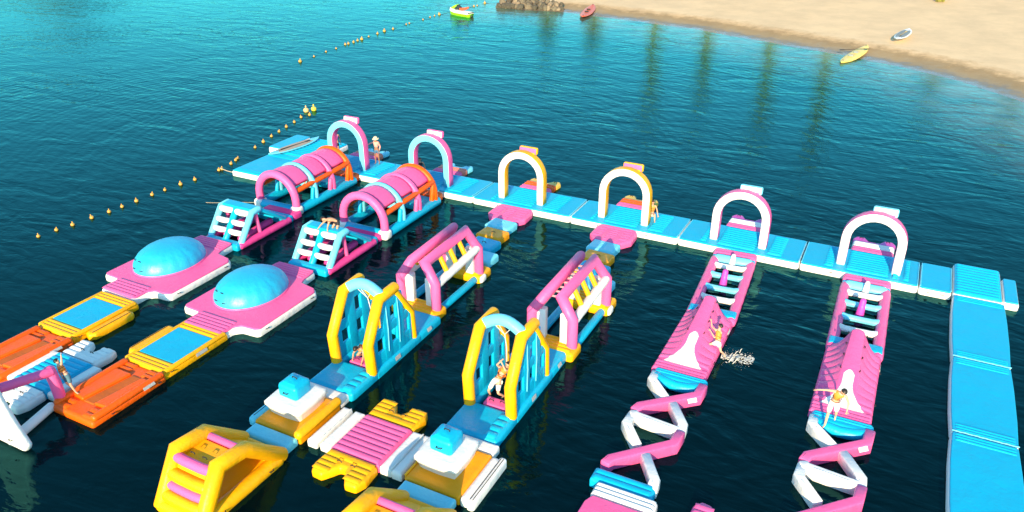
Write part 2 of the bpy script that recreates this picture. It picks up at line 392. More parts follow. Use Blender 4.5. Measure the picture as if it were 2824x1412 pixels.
def hills():
    # dry ridges beyond the beach and across the bay: seen only mirrored in the far water
    mb = MB(); na, nr = 150, 14
    def f(u, v):
        a = R(-100) + u*R(190)                       # azimuth from +Y, clockwise to +X
        d = 260 + v*1500
        e = 0.5+.5*noise.noise(Vector((a*5, 1.3, 0))) + .25*noise.noise(Vector((a*16, 4, 0)))
        peak = math.exp(-((a+R(56))/R(3.2))**2)*1.0; right = 1/(1+math.exp(-(a+R(22))/R(5)))
        H = (30+22*e+80*peak+right*(22+40*e))*(math.sin(min(1, v*1.4)*math.pi/2)) * (1 if v < .8 else 1-(v-.8))
        H *= 1+.25*noise.noise(Vector((a*30, v*6, 2)))
        return (28+d*math.sin(a), -36+d*math.cos(a), H-1.5)
    mb.grid(na, nr, f, flip=True)
    m = plain('dry_rock', (.30, .21, .15), .9, var=.35, scale=.02)
    o = mb.build('hills', m); o['kind'] = 'structure'
hills()

# ------------------------------------------------------------------ inflatable pieces
def dock_section(x0, x1, label, y0=-.78, y1=1.92, seams=(1, 1)):
    w_ = x1-x0; t = thing('floating_dock_section', label, 'floating dock', ((x0+x1)/2, (y0+y1)/2, 0), group='blue sections of the long floating walkway')
    a, b = w_/2-.012, (y1-y0)/2
    MB().slab(rect(-a, -b, a, b), -.12, D-.01, .15, .16, crown=.004).build('hull', WHITE, t)
    MB().slab(rect(-a+.035, -b+.05, a-.035, b-.03), D-.06, D+.022, .03, .14).build('deck', CYAN, t)
    if w_ > 4:
        c = min((6*k-1.19 for k in range(6)), key=lambda q: abs(q-(x0+x1)/2)) - (x0+x1)/2   # arch centre relative to the section
        for (u, v) in ((-a+1.0, c-1.45), (c-.92, c+.92), (c+1.5, a-.85)): MB().ribs(u, v, -b+.28, b-.22, D+.0, 9, .105, fade=.12).build('rib_padding', CYAN, t)
    t.rotation_euler = (R(rnd.uniform(-.7, .7)), R(rnd.uniform(-.25, .25)), R(rnd.uniform(-.25, .25)))
    for s_ in (-1, 1):
        q = [(s_*(a-.05), -b+.12+k*(2*b-.24)/14, D+.035+.015*math.sin(k*2.2)) for k in range(15)]
        MB().tube(q, .022, 6, cap=.01).build('seam_lacing', LCY, t)
        handle(t, (s_*(a*.45), -b-.005, D-.14), (1, 0, 0), (0, -1, 0), .12)
    return t
secs = [(8.1, 14.1, 'blue ribbed dock section under the left yellow and white arch'), (2.1, 8.1, 'blue ribbed dock section under the second pink and light blue arch'),
        (-3.9, 2.1, 'blue ribbed dock section where the man in the hat stands'), (14.1, 20.0, 'blue ribbed dock section under the right yellow and white arch'),
        (20.0, 25.9, 'blue ribbed dock section under the left pink and white arch'), (25.9, 31.0, 'blue ribbed dock section under the right pink and white arch')]
for x0, x1, l in secs: dock_section(x0, x1, l)
dock_section(31.0, 32.34, 'short flat blue dock section before the ribbed corner block')

def platform(name, label, cat, outline, hullm, deckm, z1=D, z0=-.12, ribs=(), loc=(0, 0, 0), group=None, cr=.14, ins=.05, dr=.03, hr=.14):
    t = thing(name, label, cat, loc, group=group)
    MB().slab(outline, z0, z1-.01, hr, cr).build('hull', hullm, t)
    B = list(outline)
    if sum(B[i][0]*B[(i+1) % len(B)][1]-B[(i+1) % len(B)][0]*B[i][1] for i in range(len(B))) < 0: B = B[::-1]
    MB().slab(inset(B, ins), z1-.06, z1+.02, dr, max(.03, cr-ins)).build('deck', deckm, t)
    if ribs:
        for rb in ribs: MB().ribs(*rb[:4], z1+.01, *rb[4:]).build('rib_padding', deckm, t)
    return t
# corner block and its side piece
platform('corner_dock_block', 'ribbed blue corner block joining the long walkway to the right walkway', 'floating dock', rect(-.97, -1.6, .97, 1.62), WHITE, CYAN, D+.03,
         ribs=[(-.88, .88, -1.5, 1.55, 11, .08, 'x')], loc=(33.33, .85, 0))
platform('side_dock_pad', 'small flat blue pad sticking out to the right of the corner block', 'floating dock', rect(-.3, -1.22, .3, 1.24), WHITE, CYAN, D-.02, loc=(34.63, .68, 0))
# right walkway
rw = None
ylist = [(-.85, -6.15), (-6.15, -11.1), (-11.1, -16.2), (-16.2, -21.3), (-21.3, -26.4)]
rl = ['first long flat blue walkway mat from the corner block', 'second long flat blue walkway mat from the corner block', 'third long flat blue walkway mat from the corner block', 'fourth flat blue walkway mat at the lower right edge', 'last flat blue walkway mat below the frame edge']
for i, (ya, yb) in enumerate(ylist[:4]):
    L = (ya-yb)/2
    t = thing('walkway_mat', rl[i], 'floating dock', (33.37, (ya+yb)/2, 0), group='flat blue mats of the right walkway')
    out = [(-1.0, -L+.01), (.99, -L+.01), (1.03, -L*.4), (1.03, L*.4), (.99, L-.01), (-1.0, L-.01), (-1.05, L*.4), (-1.05, -L*.4)]
    MB().slab(out, -.12, D-.01, .14, .12).build('hull', WHITE, t)
    MB().slab([(x*.965, y*.995) for x, y in out], D-.06, D+.02, .03, .1).build('deck', CYAN, t)
    MB().ribs(-.9, .9, -L+.06, -L+.5, D+.008, 3, .045).build('rib_padding', CYAN, t); MB().ribs(-.9, .9, L-.5, L-.06, D+.008, 3, .045).build('rib_padding', CYAN, t)
    MB().tube([(-.97+k*1.94/16, -L+.02, D+.03+.01*math.sin(k*2.5)) for k in range(17)], .022, 6, cap=.01).build('seam_lacing', LCY, t)
# left platforms
platform('boarding_platform', 'flat blue boarding platform with white sides at the far left end', 'floating dock', rect(-1.3, -1.85, 1.25, 1.85), WHITE, CYAN, D,
         ribs=[(-1.2, 1.15, -1.78, -1.3, 3, .04, 'x'), (-1.2, 1.15, 1.2, 1.75, 3, .05, 'x')], loc=(-6.05, -1.8, 0))
platform('boarding_platform', 'ribbed blue boarding platform behind the flat one, white board lying across it', 'floating dock', rect(-1.55, -1.75, 1.55, 1.75), WHITE, CYAN, D,
         ribs=[(-1.45, 1.45, -1.65, 1.65, 11, .08, 'x')], loc=(-5.5, 1.86, 0))
platform('boarding_platform', 'narrow blue pad with thick white rim at the far left corner', 'floating dock', rect(-.62, -1.45, .62, 1.45), WHITE, CYAN, D+.06, loc=(-7.72, 2.1, 0))

def arch(loc, front, side, sign, signedge, label, H=2.82, w_=1.19):
    t = thing('inflatable_arch', label, 'arch', loc, group='tall arches standing on the walkway')
    zc = H-w_-.19
    pts = [(-w_, 0, 0), (-w_, 0, zc*.33), (-w_, 0, zc*.66)]+[(-w_*math.cos(R(a)), 0, zc+w_*math.sin(R(a))) for a in range(0, 181, 12)]+[(w_, 0, zc*.66), (w_, 0, zc*.33), (w_, 0, 0)]
    sec = roundrect_sec(.195, .27, .07, 3); n = len(sec)
    smi = []
    for k in range(n):
        b = (sec[k][1]+sec[(k+1) % n][1])/2; smi.append(1 if b < -.225 else 0)
    m = MB(); m.sweep(pts, sec, up=(0, 1, 0), secmi=smi, mi=0)
    m.build('arch_tube', [side, front], t)
    M = Matrix.Translation((0.22, .34, H-.02)) @ Matrix.Rotation(R(-8), 4, 'X')
    MB().box((0, 0, 0), (1.08, .26, .40), .09, .1, M=M).build('sign_rim', signedge, t)
    MB().box((0, -.12, -.01), (.98, .05, .33), .02, .05, M=M).build('sign_face', sign, t)
    m = MB()
    for x in (-.3, .3): m.box((x+.2, .2, H-.2), (.3, .16, .24), .05)
    m.build('sign_mount', side, t)
    for s_ in (-1, 1):
        MB().slab(rect(s_*w_-.24, -.26, s_*w_+.24, .26), -.005, .03, .015, .05).build('foot_patch', CYAN, t)
    return t
for i, (f, s_, g, ge, H, l) in enumerate((
    (LCY, PINK, WHITE, PINK, 2.95, 'pink and light blue arch at the far left end of the walkway'), (LCY, PINK, WHITE, PINK, 2.95, 'second pink and light blue arch, right of the man in the hat'),
    (WHITE, YEL, PINK, YEL, 2.88, 'left of the two yellow and white arches'), (WHITE, YEL, PINK, YEL, 2.92, 'right of the two yellow and white arches, woman sitting beside it'),
    (WHITE, PINK, WHITE, LCY, 2.76, 'left of the two pink arches with white fronts'), (WHITE, PINK, WHITE, LCY, 2.78, 'right of the two pink arches with white fronts, nearest the corner'))):
    arch((6*i-1.19, .15, D+.022), f, s_, g, ge, l, H)

def ramp(loc, c1, c2, cl, label, L=2.0):
    t = thing('boarding_ramp', label, 'ramp', loc, group='low ramps behind the arches')
    m = MB(); m.slab(rect(-.97, 0, .97, .56), -.1, D-.03, .12, .1); m.ribs(-.9, .9, .04, .52, D-.035, 2, .06); m.build('near_pad', c1, t)
    m = MB(); m.slab(rect(-.96, .56, .96, 1.2), -.1, D-.04, .12, .1); m.ribs(-.9, .9, .6, 1.16, D-.045, 2, .06); m.build('middle_pad', c2, t)
    o = [(-.95, 1.2), (.95, 1.2), (1.0, 1.75), (.85, 2.05), (.45, 2.05), (.22, 1.62), (-.22, 1.62), (-.45, 2.05), (-.85, 2.05), (-1.0, 1.75)]
    m = MB(); m.slab(o, -.14, D-.13, .12, .14); m.build('lobed_end', cl, t)
    for x in (-.62, .62): handle(t, (x, 1.8, D-.13), (1, 0, 0))
    return t
ramp((-1.75, 1.96, 0), PINK, CORAL, LCY, 'coral and pale blue lobed ramp behind the far left arch'); ramp((4.6, 1.96, 0), PINK, CORAL, LCY, 'coral and pale blue lobed ramp behind the second arch')
ramp((10.6, 1.96, 0), PINK, ORA, GOLD, 'pink and orange ramp with gold lobes behind the left yellow arch'); ramp((16.6, 1.96, 0), PINK, ORA, GOLD, 'pink and orange ramp with gold lobes behind the right yellow arch')
ramp((22.7, 1.96, 0), PINK, WHITE, PURP, 'pink and white ramp with purple lobes behind the left pink arch'); ramp((28.85, 1.96, 0), PINK, WHITE, PURP, 'pink and white ramp with purple lobes behind the right pink arch')

# ---- tunnels (lanes 1 and 2): origin at the centre of the near arch
def tunnel(loc, label):
    t = thing('inflatable_tunnel', label, 'tunnel', loc, group='pink roofed tunnels')
    hw = 1.3
    def arc(y, top=2.02, n=16, leg=.72):
        q = [(-hw, y, .25), (-hw, y, .5)]+[(-hw*math.cos(math.pi*k/n), y, leg+(top-leg)*math.sin(math.pi*k/n)) for k in range(n+1)]+[(hw, y, .5), (hw, y, .25)]
        return [(a, b, c+.08) for a, b, c in q]
    for y, mt, r in ((0, PINK, .215), (1.62, LCY, .17), (3.15, PINK, .175), (4.75, ORA, .19)):
        MB().tube(arc(y), r, 14, cap=.05, up=(0, 1, 0)).build('hoop', mt, t)
    for s_ in (-1, 1):
        MB().tube([(s_*hw, .25, .2), (s_*hw, 5.0, .2)], .25, 14).build('side_float', CYAN, t)
        MB().box((s_*hw, -.02, .22), (.58, .6, .5), .14, .16).build('corner_block', WHITE, t)
        for (y0, z0, y1, z1) in ((.1, 1.25, 1.6, 1.3), (1.62, 1.3, 3.1, 1.33), (3.15, 1.33, 4.75, 1.42)):
            MB().tube([(s_*(hw-.06), y0, z0), (s_*(hw-.06), y1, z1)], .14, 12).build('side_bar', ORA, t)
        for y, mt in ((1.62, CYAN), (3.15, PINK)):
            MB().tube([(s_*hw, y-.32, .3), (s_*hw, y-.16, 1.0)], .12, 10).build('hoop_brace', mt, t)
        MB().tube([(s_*hw, 4.45, .35), (s_*hw, 4.62, 1.25)], .13, 10).build('hoop_brace', ORA, t)
    MB().tube([(-hw+.2, -.05, .2), (hw-.2, -.05, .2)], .26, 14).build('cross_float', CYAN, t)
    for (y0, y1) in ((.16, 1.5), (1.76, 3.02), (3.3, 4.6)):
        m = MB()
        def f(u, v, off=0):
            a = R(35)+u*R(110); bul = .018*abs(math.sin(u*math.pi*9))**.6
            rr = 1+.04*math.sin(v*math.pi)
            return (-hw*math.cos(a)*rr*1.0, y0+v*(y1-y0), .80+(2.02-.72)*math.sin(a)*rr+.05+bul+off)
        m.grid(56, 6, f); m.grid(56, 6, lambda u, v: f(u, v, -.16), flip=True)
        for v in (0, 1): m.grid(56, 1, lambda u, q: f(u, v, -.16*q))
        for u in (0, 1): m.grid(6, 1, lambda v, q: f(u, v, -.16*q))
        m.build('roof_panel', PINK, t)
    MB().slab(rect(-hw+.15, 3.6, hw+.1, 5.05), .02, D+.02, .12, .1).build('inner_deck', CYAN, t)
    MB().box((-.55, 3.35, .42), (1.0, .95, .5), .16, .18).build('seat_block', LCY, t)
    m = MB(); m.slab(rect(-1.05, 4.9, 1.25, 5.75), -.05, .42, .12, .1); m.ribs(-.95, 1.15, 4.95, 5.7, .4, 4, .06); m.build('end_step', ORA, t)
    return t
tA = tunnel((-1.05, -6.4, 0), 'farther left tunnel with pink roof and hoops of pink, blue and orange')
dup(tA, (5.08, -6.75, 0), label='nearer right tunnel with pink roof, child seated under its hoops')

# ---- ladder and slide tents
def tent(loc, label):
    t = thing('climbing_tent', label, 'climbing frame', loc, group='blue climbing frames with white rungs')
    MB().slab(rect(-1.15, -.45, 1.15, .05), -.08, D-.03, .12, .1).build('near_float', CYAN, t)
    top = (1.15, 1.75); 
    for x in (-1.03, 0, 1.03):
        MB().tube([(x, .0, .28), (x, .95, 1.52), (x, 1.45, 1.56)], .17, 12).build('rail', CYAN if x == 0 else LCY, t)
        if x: MB().tube([(x, 1.5, 1.54), (x, 3.15, .36)], .11, 10).build('slide_rail', CYAN, t)
    for k, (y, z) in enumerate(((.28, .66), (.58, 1.05), (.92, 1.5))):
        for s_ in (-1, 1):
            c = Vector((s_*.515, y, z)); r = .17 if k < 2 else .19
            MB().sweep([(c.x-.38, y-.05, z), (c.x-.25, y-.1, z), (c.x, y-.13, z), (c.x+.25, y-.1, z), (c.x+.38, y-.05, z)],
                       [(r*math.cos(a*math.pi/6), r*.85*math.sin(a*math.pi/6)) for a in range(12)], caps=.08, scale=[.75, .95, 1, .95, .75]).build('rung', WHITE, t)
    MB().box((0, 1.25, 1.62), (1.95, .6, .16), .06, M=None).build('crest_pad', CYAN, t)
    m = MB(); sl = Vector((0, 1.95, -1.25)); 
    ang = math.atan2(-1.22, 1.95); L = 2.3
    M = Matrix.Translation((0, 1.45, 1.55)) @ Matrix.Rotation(ang, 4, 'X')
    MB().slab(rect(-.98, 0, .98, L), -.14, .06, .08, .08, M=M).build('slide', CYAN, t)
    MB().slab(rect(-1.12, 3.15, 1.12, 3.75), -.08, D, .12, .1).build('far_float', CYAN, t)
    for s_ in (-1, 1):
        MB().tube([(s_*1.06, -.1, .15), (s_*1.06, 3.4, .15)], .19, 12).build('side_float', MAG, t)
        MB().tube([(s_*1.02, 1.35, .25), (s_*1.02, 1.2, 1.45)], .1, 10).build('strut', PINK, t)
    for x in (-.5, .5): MB().tube([(x, .5, .15), (x, 2.6, .3)], .2, 10).build('inner_float', MAG, t)
    m = MB(); m.slab(rect(-1.12, 3.76, 1.12, 4.42), -.06, D-.02, .1, .08); m.build('link_pad', MAG, t)
    return t
tB = tent((-.42, -10.95, 0), 'farther left blue climbing frame with white rungs')
dup(tB, (5.25, -11.1, 0), label='nearer right blue climbing frame, bare backed person on top')

# ---- domes
def dome(loc, label):
    t = thing('dome_island', label, 'inflatable dome', loc, group='blue domes on pink platforms')
    body = [(-2.15, -2.35), (-1.1, -2.4), (-1.1, -3.35), (1.1, -3.4), (1.1, -2.7), (1.35, -2.45), (2.2, -2.4), (2.2, 1.2), (1.95, 1.45), (1.1, 1.6), (.95, 2.0), (.9, 2.75), (-1.35, 2.75), (-1.4, 2.0), (-1.8, 1.8), (-2.0, 1.75), (-2.15, 1.4)]
    MB().slab(body, -.12, D-.01, .16, .2).build('hull', WHITE, t)
    MB().slab([(x*.975, y*.98-.0) for x, y in body], D-.07, D+.02, .04, .2).build('deck', PINK, t)
    MB().ribs(-1.0, 1.0, -3.3, -2.3, D+.012, 5, .055).build('rib_padding', PINK, t); MB().ribs(-1.27, .82, 1.85, 2.7, D+.012, 5, .05).build('rib_padding', PINK, t)
    cx, cy = -.36, -.05; rx, ry, H = 1.44, 1.72, .97
    m = MB(); nu, nv = 120, 22
    def f(u, v):
        a = u*2*math.pi; b = v*math.pi/2
        s_ = math.cos(b)**.8; z = H*math.sin(b)
        bul = .03*abs(math.sin(a*9))**.5*math.cos(b)*math.sin(min(1, v*4)*math.pi/2) + .012*abs(math.sin(v*math.pi*4))**.5
        return (cx+(rx+bul)*s_*math.cos(a), cy+(ry+bul)*s_*math.sin(a), D+.01+z+bul*.3)
    m.grid(nu, nv, f); m.build('dome', DOMEC, t)
    MB().tube([(cx+(rx+.02)*math.cos(R(a)), cy+(ry+.02)*math.sin(R(a)), D+.03) for a in range(0, 360, 8)], .05, 8, closed=True).build('dome_seam', PINK, t)
    # the four grab handles on the side towards the camera
    for (a, b) in ((262, 16), (282, 16), (250, 33), (270, 36)):
        aa, bb = R(a-8), R(b); s_ = math.cos(bb)**.8
        p = (cx+(rx+.02)*s_*math.cos(aa), cy+(ry+.02)*s_*math.sin(aa), D+.02+H*math.sin(bb))
        handle(t, p, (-math.sin(aa), math.cos(aa), 0), (math.cos(aa)*math.cos(bb), math.sin(aa)*math.cos(bb), math.sin(bb)), .17)
    for y in (-1.9, .9): handle(t, (2.2, y, D-.14), (0, 1, 0), (1, 0, 0), .14)
    return t
tC = dome((-.45, -14.05, 0), 'farther left blue dome on a pink platform with white sides')
dup(tC, (5.12, -14.5, 0), label='nearer right blue dome on a pink platform with white sides')

# ---- trampoline-like mats with a wing on one side
def mat(loc, side, label):
    t = thing('bouncing_mat', label, 'floating mat', loc, group='yellow framed blue mats')
    s_ = side
    MB().slab(rect(-1.12, -1.6, 1.12, 1.6), -.1, D-.02, .15, .1).build('frame', YEL, t)
    MB().slab(rect(-.95, -.98, .95, .98), D-.1, D+.0, .03, .05).build('bouncing_sheet', CYAN, t)
    for x in (-1.03, 1.03): MB().tube([(x, -1.45, D-.06), (x, 1.45, D-.06)], .1, 10).build('edge_roll', YEL, t)
    MB().ribs(-1.02, 1.02, -1.55, -1.02, D-.02, 3, .05).build('rib_padding', YEL, t); MB().ribs(-1.02, 1.02, 1.02, 1.55, D-.02, 3, .05).build('rib_padding', YEL, t)
    o = [(s_*1.1, -1.0), (s_*1.42, -1.12), (s_*1.62, -.9), (s_*1.62, .85), (s_*1.5, 1.02), (s_*1.1, 1.0)]
    MB().slab(o, -.1, D-.05, .14, .12).build('side_wing', YEL, t)
    MB().box((s_*1.47, -.05, D-.042), (.03, 1.8, .014), .004).build('wing_seam', BLACK, t)
    patch(t, (1.135, .2, D-.13), (.55, .16), R(90), R(80)) if s_ < 0 else None
    handle(t, (1.13, -1.25, D-.13), (0, 1, 0), (1, 0, 0), .12)
    return t
mat((-.1, -19.05, 0), 1, 'farther left blue mat in yellow frame with wing on its right'); mat((5.15, -19.1, 0), -1, 'nearer blue mat in yellow frame with wing on its left')

# ---- orange slides
def oslide(loc, label):
    t = thing('orange_float', label, 'floating mat', loc, group='orange floats at the left edge')
    MB().slab(rect(-1.08, -1.6, 1.08, 1.55), -.1, .26, .14, .12).build('hull', ORA, t)
    for x in (-.97, .97): MB().tube([(x, -1.4, .3), (x, 1.4, .3)], .14, 12).build('edge_roll', ORA, t)
    MB().slab([(-.85, -.85), (-.3, -.9), (-.02, .95), (-.85, .95)], .2, D+.02, .06, .06).build('raised_panel', ORA, t)
    MB().slab([(.3, -.9), (.86, -.85), (.86, .95), (.55, .95)], .2, D+.02, .06, .06).build('raised_panel', ORA, t)
    MB().slab([(-.26, -.9), (.26, -.9), (.5, .95), (.02, .95)], .2, D-.06, .03, .02).build('shadow_panel', ORA_SHADE, t)  # cast shadow across the float, painted as a sunken darker strip
    MB().ribs(-.95, -.4, -1.5, -.95, .26, 2, .06).build('rib_padding', ORA, t); MB().ribs(.4, .95, -1.5, -.95, .26, 2, .06).build('rib_padding', ORA, t); MB().ribs(-.95, -.3, 1.02, 1.5, .26, 2, .06).build('rib_padding', ORA, t); MB().ribs(.3, .95, 1.02, 1.5, .26, 2, .06).build('rib_padding', ORA, t)
    patch(t, (1.115, .75, .30), (.5, .16), R(90), R(62))
    for y in (-.8, 1.2): handle(t, (1.1, y, .14), (0, 1, 0), (1, 0, 0), .12)
    return t
tD = oslide((5.25, -22.2, 0), 'nearer orange float that the person with the raised arm stands on')
dup(tD, (.05, -22.2, 0), label='farther orange float cut by the left edge')

# ---- star shaped floats
def star(loc, cp, cl, cw, label, narrow=False):
    t = thing('star_float', label, 'floating mat', loc, group='floats with a ribbed middle and lobed ends')
    m = MB(); m.slab(rect(-.96, -.98, .96, .98), -.1, D-.03, .12, .05); m.ribs(-.9, .9, -.94, .94, D-.03, 8, .06); m.build('ribbed_middle', cp, t)
    for s_ in (-1, 1):
        o = [(-.95, s_*.97), (.95, s_*.97), (1.0, s_*1.7), (.86, s_*2.05), (.45, s_*2.08), (.22, s_*1.75), (.1, s_*1.55), (-.1, s_*1.55), (-.22, s_*1.75), (-.45, s_*2.08), (-.86, s_*2.05), (-1.0, s_*1.7)]
        m = MB(); m.slab(o, -.12, D-.04, .14, .12)
        for x in (-.6, .6):
            y0, y1 = sorted((s_*1.3, s_*1.95)); m.ribs(x-.3, x+.3, y0, y1, D-.04, 3, .05)
        y0, y1 = sorted((s_*1.0, s_*1.28)); m.ribs(-.88, .88, y0, y1, D-.04, 1, .05)
        m.build('lobed_end', cl, t)
        for x in (-.22, .3): handle(t, (x, s_*1.42, D-.0), (1, 0, 0))
        MB().slab(rect(*sorted((s_*.97, s_*1.42))[:1], -.98, sorted((s_*.97, s_*1.42))[1], .98), -.08, D-.05, .1, .06).build('link_pad', cw, t)
    return t
star((2.43, -22.45, 0), CYAN, WHITE, WHITE, 'blue ribbed float with white lobed ends between the orange floats')
tS = star((15.36, -20.15, 0), PINK, YEL, WHITE, 'pink ribbed float with yellow lobed ends between the two cube platforms')
for (x, l) in ((13.62, 'white link mat left of the pink ribbed float'), (16.98, 'white link mat right of the pink ribbed float')):
    t = thing('link_mat', l, 'floating mat', (x, -20.15, 0), group='white link mats beside the pink ribbed float')
    MB().slab(rect(-.2, -.99, .2, .99), -.1, D-.04, .12, .06).build('pad', WHITE, t)
    xs = .2 if x < 15 else -.2
    MB().tube([(xs, -.9+k*.12, D-.01+.012*math.sin(k*2.7)) for k in range(16)], .025, 6).build('seam_lacing', WHITE, t)

# ---- cube platforms
def cubeplat(loc, side, label):
    t = thing('cube_platform', label, 'floating platform', loc, group='yellow platforms carrying a white seat and blue cube')
    s_ = side
    MB().slab(rect(-1.0, -1.08, 1.0, 1.05), -.12, D, .12, .08).build('yellow_deck', YEL_SHADE, t)
    if s_ < 0:
        MB().tube([(.93, -1.05, D+.02), (.93, .95, D+.02)], .17, 12).build('edge_roll', YEL, t)
    else:
        MB().box((-.96, 0, D+.01), (.08, 2.1, .06), .03).build('edge_roll', YEL, t)
    o = [(s_*.98, -1.1), (s_*1.32, -1.05), (s_*1.36, -.85), (s_*1.36, .85), (s_*1.26, 1.05), (s_*.98, 1.05)]
    MB().slab(o, -.1, D-.04, .13, .12).build('side_wing', LCY if s_ < 0 else WHITE, t)
    if s_ < 0: MB().box((s_*1.2, 0, D-.035), (.025, 1.8, .012), .004).build('wing_seam', BLACK, t)
    else:
        MB().slab([(1.24, -1.12), (1.50, -1.12), (1.50, 1.12), (1.24, 1.12)], -.1, D-.02, .13, .1).build('wing_roll', WHITE, t)
        for x in (1.33, 1.42): MB().box((x, 0, D-.012), (.022, 2.0, .014), .004).build('wing_seam', BLACK, t)
    MB().slab(rect(-.98, 1.06, .98, 1.58), -.1, D-.03, .12, .06).build('far_link_pad', WHITE, t)
    MB().slab(rect(-.93, -1.72, .93, -1.1), -.1, D-.05, .12, .06).build('near_link_pad', LCY, t)
    m = MB()  # flared seat: narrow foot, wide cushion
    def f(u, v):
        a = u*2*math.pi; k = max(abs(math.cos(a)), abs(math.sin(a))); q = (1/k)**.82
        prof = [(.66, 0), (.70, .15), (.76, .3), (.80, .36), (.80, .5), (.72, .57), (.5, .575), (0, .57)]
        x_ = v*(len(prof)-1); i = min(int(x_), len(prof)-2); fr = x_-i
        r = prof[i][0]*(1-fr)+prof[i+1][0]*fr; z = prof[i][1]*(1-fr)+prof[i+1][1]*fr
        return (r*q*math.cos(a)-.12, r*q*math.sin(a)+.12, D+z)
    m.grid(48, 14, f); m.build('white_seat', WHITE, t)
    M = Matrix.Translation((-.15, .15, D+.83)) @ Matrix.Rotation(R(3), 4, 'Y')
    c = MB(); c.box((0, 0, 0), (.82, .82, .56), .13, .13, M=M, crown=.035); c.build('blue_cube', CYAN, t)
    handle(t, (-.15, .2, D+1.14), (1, 0, 0), s=.2); handle(t, (-.15, -.28, D+.85), (1, 0, 0), (0, -1, .1), .2)
    return t
cubeplat((12.2, -20.12, 0), -1, 'yellow platform with white seat and blue cube, pale blue wing on its left'); cubeplat((18.3, -20.1, 0), 1, 'yellow platform with white seat and blue cube, white wing on its right')

# ---- rope swing bridges
def swing(loc, label):
    t = thing('swing_bridge', label, 'climbing frame', loc, group='yellow and blue rope swing frames')
    # local y 0 at the near legs (Y=-17.1)
    MB().slab(rect(-1.0, -1.5, 1.0, .12), -.1, D, .14, .1).build('near_deck', CYAN, t)
    MB().slab(rect(-1.0, 2.9, 1.0, 4.55), -.1, D, .14, .1).build('far_deck', CYAN, t)
    MB().ribs(.45, .88, -1.4, -.1, D-.01, 4, .08).build('rib_padding', CYAN, t)
    MB().ribs(-.85, -.3, 3.7, 4.45, D-.01, 3, .06).build('rib_padding', CYAN, t)
    for s_ in (-1, 1):
        MB().slab(rect(s_*.82-.19, .05, s_*.82+.19, 3.0), -.1, D, .14, .06).build('side_float', CYAN, t)
        x = s_*.82
        MB().tube([(x, -.05, D-.02), (x, -.12, D+1.2), (x*.97, .72, D+2.68), (x*.97, 1.75, D+2.72)], .205, 14).build('front_leg', YEL, t)
        MB().tube([(x*.97, 1.65, D+2.66), (x, 2.66, D+1.2), (x, 2.72, D-.02)], .15, 12, flat=1.0).build('back_leg', YEL, t)
        # pierced blue wall: uprights and rails
        m = MB()
        for (y, w_, zt) in ((.24, .26, 1.5), (1.02, .52, 2.55), (1.86, .50, 2.45), (2.48, .24, 1.5)):
            m.box((x, y, D+zt/2), (.15, w_, zt), .05)
        for (z, h, ya, yb) in ((.28, .56, .05, 2.6), (1.30, .40, .0, 2.6), (2.36, .50, .62, 1.9)):
            m.box((x, (ya+yb)/2, D+z), (.13, yb-ya, h), .05)
        m.build('pierced_wall', CYAN, t)
        for y in (1.0, 1.72):
            MB().tube([(x+s_*.08, y, D+.35), (x+s_*.10, y+.01, D+1.3), (x+s_*.07, y, D+2.3)], .022, 6).build('wall_seam', LCY, t)
    MB().tube([(-.85+1.7*k/12, .98+.0*k, D+2.62+.42*math.sin(math.pi*k/12)) for k in range(13)], .205, 14, cap=.02).build('top_arch', LCY, t)
    kn = Vector((-.1, 1.25, D+2.28))
    m = MB()
    for p in ((-.45, 1.0, D+2.82), (-.25, 1.0, D+2.87), (.35, 1.05, D+2.85)): m.tube([p, kn], .014, 6, cap=.005)
    m.tube([kn, (-.08, 1.35, D+1.7), (-.05, 1.3, D+.95)], .017, 6, cap=.005); m.build('swing_rope', WHITE, t)
    MB().box((0, .42, .2), (.92, .5, .24), .09, .09).build('step_pad', PINK, t)
    handle(t, (-.2, .4, .33)); handle(t, (.2, .45, .33))
    patch(t, (1.02, 1.35, D-.12), (.34, .18), R(90), R(80)); patch(t, (1.02, 3.6, D-.1), (.3, .16), R(90), R(70))
    return t
tE = swing((12.33, -17.08, 0), 'left yellow and blue swing frame, child crouching on its pink step')
dup(tE, (18.12, -17.0, 0), label='right yellow and blue swing frame, man in white shorts holding its rope')

